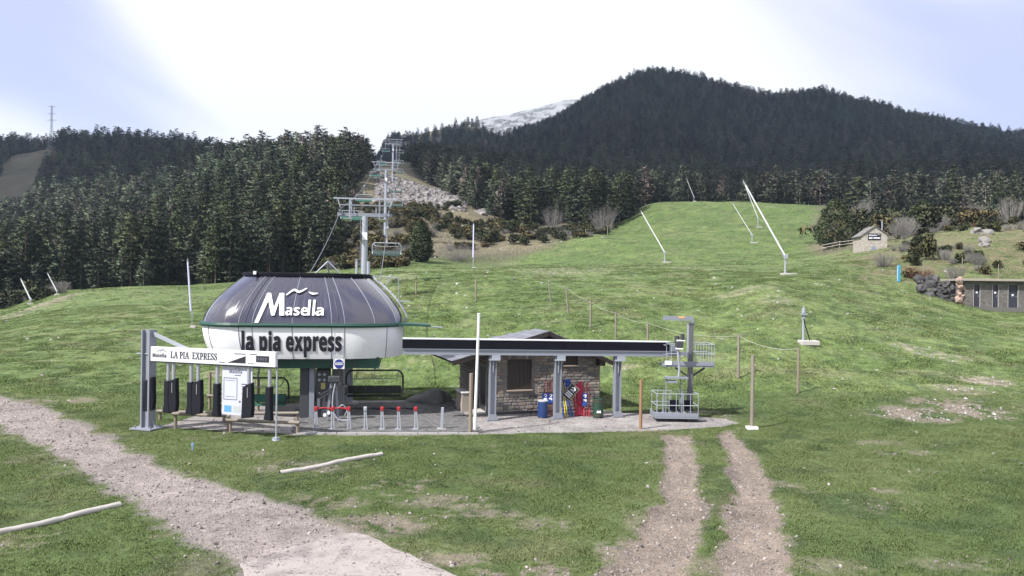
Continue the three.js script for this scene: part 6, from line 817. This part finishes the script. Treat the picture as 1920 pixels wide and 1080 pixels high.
// ---------------------------------------------------------------- slab, paving bricks, pale logs, gravel, grass
{
  const g = plate(new THREE.Shape(SLAB.flatMap(([x, z], i) => { const [x2, z2] = SLAB[(i + 1) % SLAB.length], n = Math.ceil(Math.hypot(x2 - x, z2 - z) / 0.12); return Array.from({ length: n }, (_, k) => { const a = lerp(x, x2, k / n), b = lerp(z, z2, k / n); return new THREE.Vector2(a + 0.16 * (fbm(a * 2.5, b * 2.5, 3) - 0.5), -b - 0.16 * (fbm(a * 2.5 + 9, b * 2.5, 3) - 0.5)); }); })), 0.05, 0.006).rotateX(-Math.PI / 2).translate(0, 0.02, 0), p = g.attributes.position, uv = g.attributes.uv; for (let i = 0; i < p.count; i++) uv.setXY(i, p.getX(i), p.getZ(i));
  const ct = grain(1024, (i, j) => { const v = 0.72 + 0.30 * fbm(i / 90, j / 90, 5) + 0.18 * (vn(i / 2.5, j / 2.5) - 0.5) - 0.5 * sstep(0.70, 0.80, vn(i / 11, j / 11 + 50)) * vn(i / 60, j / 60) - 0.22 * sstep(0.52, 0.7, fbm(i / 150, j / 150 + 9, 4)) - 0.35 * sstep(0.014, 0.0, Math.abs(fbm(i / 260 + 3, j / 260, 4) - 0.5)); return [enc(0.37 * v), enc(0.33 * v), enc(0.318 * v)]; }); ct.repeat.set(0.25, 0.25);
  setting('concrete_slab', g, mat([1, 1, 1], 0.92, 0, { map: ct, bumpMap: uvMap(gravelBump, 0.8, 0.8), bumpScale: 0.015 }));
  const b = [], r = mulberry(8); for (let z = BRICK.z0; z < BRICK.z1; z += 0.205) for (let x = BRICK.x0; x < BRICK.x1; x += 0.205) { const o = (Math.round(z / 0.205) & 1) * 0.1; if (sdist(BRICK, x + o, z) < -0.05) b.push([x + o, z]); }
  const im = shade(new THREE.InstancedMesh(new RoundedBoxGeometry(0.19, 0.07, 0.185, 1, 0.012), mat([1, 1, 1], 0.9), b.length)), m4 = new THREE.Matrix4(), c = new THREE.Color(); im.name = 'paving_bricks'; im.userData = { kind: 'stuff', label: 'grey paving bricks of the loading area', category: 'paving' }; b.forEach(([x, z], i) => { m4.makeRotationY((r() - 0.5) * 0.03).setPosition(x, H(x, z) + 0.012 + 0.008 * r(), z); im.setMatrixAt(i, m4); const v = 0.085 + 0.06 * r(); c.setRGB(v * 1.02, v, v * 1.02); im.setColorAt(i, c); }); scene.add(im);
  const log = (pts, label) => { const q = pts.map(([px, py]) => { const [x, z] = flat(px, py); return V(x, nearH(x, z) + 0.05, z); }), g2 = tube(q, 0.085, 60, 9), a = g2.attributes.position; for (let i = 0; i < a.count; i++) { const n = (fbm(a.getX(i) * 4, a.getZ(i) * 4 + a.getY(i) * 6, 3) - 0.5) * 0.04; a.setY(i, a.getY(i) + n); a.setZ(i, a.getZ(i) + n * 0.8); } g2.computeVertexNormals(); solo('pale_log', [g2], mat([0.47, 0.44, 0.42], 0.9, 0, { map: steelTex }), label, 'log'); };
  log([[-60, 1016], [0, 1002], [80, 984], [150, 966], [225, 949]], 'long pale weathered log edging the gravel path'); log([[524, 890], [590, 878], [650, 866], [716, 854]], 'pale weathered log lying on the grass before the ticket gate');
  { const [x, z] = flat(361, 845); solo('marker_peg', [cyl(0.03, 0.03, 0.28, 0, 0, 0, 6), box(0.09, 0.12, 0.02, 0, 0.24, 0)], mat([0.22, 0.3, 0.5], 0.6), 'small blue marker peg in the grass before the ticket gate', 'peg', [x, 0, z]); }
  { const [x, z] = flat(1640, 903), q = V(x, nearH(x, z), z); }
  // gravel and clods on bare ground
  const SLA = area(SLAB), gr = [], rr = mulberry(18); for (let i = 0; i < 260000 && gr.length < 40000; i++) { const d = 13 + 26 * Math.pow(rr(), 0.8), x = (rr() * 2 - 1) * 0.74 * d, s = surf(x, -d), k = Math.max(s.path * 0.75, s.rut * 0.85, s.bare * 0.8, s.pave * 0.12); if (rr() > k * 1.1) continue; if (x > -12 && x < 2 && d < 21 && sdist(SLA, x, -d) < 0.02 && rr() > 0.12) continue; gr.push([x, -d, 0.008 + 0.03 * rr() * rr() * rr() + (rr() > 0.985 ? 0.035 : 0)]); }
  const ge = new THREE.IcosahedronGeometry(1, 0), gi = shade(new THREE.InstancedMesh(ge, mat([1, 1, 1], 0.92), gr.length)), qq = new THREE.Quaternion(); gi.name = 'gravel'; gi.userData = { kind: 'stuff', label: 'loose gravel and clods on path and wheel ruts', category: 'gravel' }; gr.forEach(([x, z, k], i) => { m4.compose(V(x, nearH(x, z) + k * 0.2 + (sdist(SLA, x, z) < 0 ? 0.055 : 0), z), qq.setFromEuler(new THREE.Euler(rr() * 6, rr() * 6, rr() * 6)), V(k * 1.4, k * 0.8, k)); gi.setMatrixAt(i, m4); const v = rr() < 0.3 ? 0.07 + 0.08 * rr() : 0.17 + 0.27 * rr() * rr(); c.setRGB(v * 1.05, v * 0.94, v * 0.9); gi.setColorAt(i, c); }); scene.add(gi);
  // grass blades
  const blades = (seed, n, h, spread, w) => { const g3 = mulberry(seed), P = [], N = []; for (let i = 0; i < n; i++) { const a = g3() * 6.28, k = Math.sqrt(g3()) * spread, x = Math.cos(a) * k, z = Math.sin(a) * k, b2 = g3() * 6.28, l = h * (0.55 + 0.7 * g3()), lean = 0.5 * l; P.push(x - Math.cos(b2) * w, 0, z - Math.sin(b2) * w, x + Math.cos(b2) * w, 0, z + Math.sin(b2) * w, x + (g3() - 0.5) * lean * 2, l, z + (g3() - 0.5) * lean * 2); for (let q = 0; q < 3; q++) { const v = V((g3() - 0.5) * 0.9, 1, (g3() - 0.5) * 0.9).normalize(); N.push(v.x, v.y, v.z); } } const o = new THREE.BufferGeometry(); o.setAttribute('position', new THREE.Float32BufferAttribute(P, 3)); o.setAttribute('normal', new THREE.Float32BufferAttribute(N, 3)); return o; };
  const gm = mat([1, 1, 1], 0.85), col = [0, 0, 0], lawn = new THREE.Group(); lawn.name = 'grass'; lawn.userData = { kind: 'stuff', label: 'short green grass of the meadow and bank', category: 'grass' }; scene.add(lawn);
  const sow = (seed, geo, count, d0, d1, pw, fn) => { const r3 = mulberry(seed), L = []; for (let i = 0; i < count; i++) { const d = d0 + (d1 - d0) * Math.pow(r3(), pw), x = (r3() * 2 - 1) * 0.76 * d, k = r3(), z = -d; const ok = fn(x, z, k); if (ok) L.push([x, z, ok, r3()]); } const m = shade(new THREE.InstancedMesh(geo, gm, L.length)); m.name = 'grass_blades'; m.userData.kind = 'stuff'; const e = new THREE.Quaternion(); L.forEach(([x, z, s, t], i) => { m4.compose(V(x, (z > ZF ? nearH(x, z) : H(x, z)) - 0.01, z), e.setFromAxisAngle(V(0, 1, 0), t * 6.28), V(s, s, s)); m.setMatrixAt(i, m4); grassColor(x, z, col); const v = 1.2 + 0.85 * (t - 0.35), yy = 0.8 + 0.5 * NT[(i * 13) & 65535]; c.setRGB(col[0] * v * (0.70 + 0.38 * yy), col[1] * v * 1.08, col[2] * v * 1.15); m.setColorAt(i, c); }); lawn.add(m); };
  const SL = area(SLAB);
  sow(101, blades(1, 20, 0.046, 0.13, 0.006), 230000, 12.5, 46, 0.72, (x, z, k) => { if (k * 12 > 46 + z) return 0; const s = surf(x, z); if (k < s.soil * 1.25 || sdist(SL, x, z) < 0.02) return 0; return 0.55 + 0.75 * fbm(x * 1.3, z * 1.3, 2); });
  sow(102, blades(2, 22, 0.062, 0.26, 0.009), 150000, 34, 104, 0.85, (x, z, k) => { if (k * 12 > -z - 33 || z > -42 && surf(x, z).soil > 0.35) return 0; const n = fbm(x * 0.6, z * 0.5, 3); if (k < 0.25 + 0.9 * (0.5 - n)) return 0; for (const q of hillPatch) { const dx = (x - q[0]) / q[2], dz = (z - q[1]) / q[3]; if (dx * dx + dz * dz < 1 && k < 0.9) return 0; } return 0.5 + 1.2 * n; });
  sow(103, blades(3, 20, 0.10, 0.55, 0.02), 60000, 100, 262, 0.8, (x, z, k) => { const u = x / -z, n = fbm(x * 0.3, z * 0.25, 3); if (-z > 132 && (u < 0.1 + 0.02 * n || u > 0.41) && -z > 150 || k < 0.35 + 0.9 * (0.5 - n)) return 0; return 0.5 + 1.1 * n; });
}
renderer.render(scene, camera);
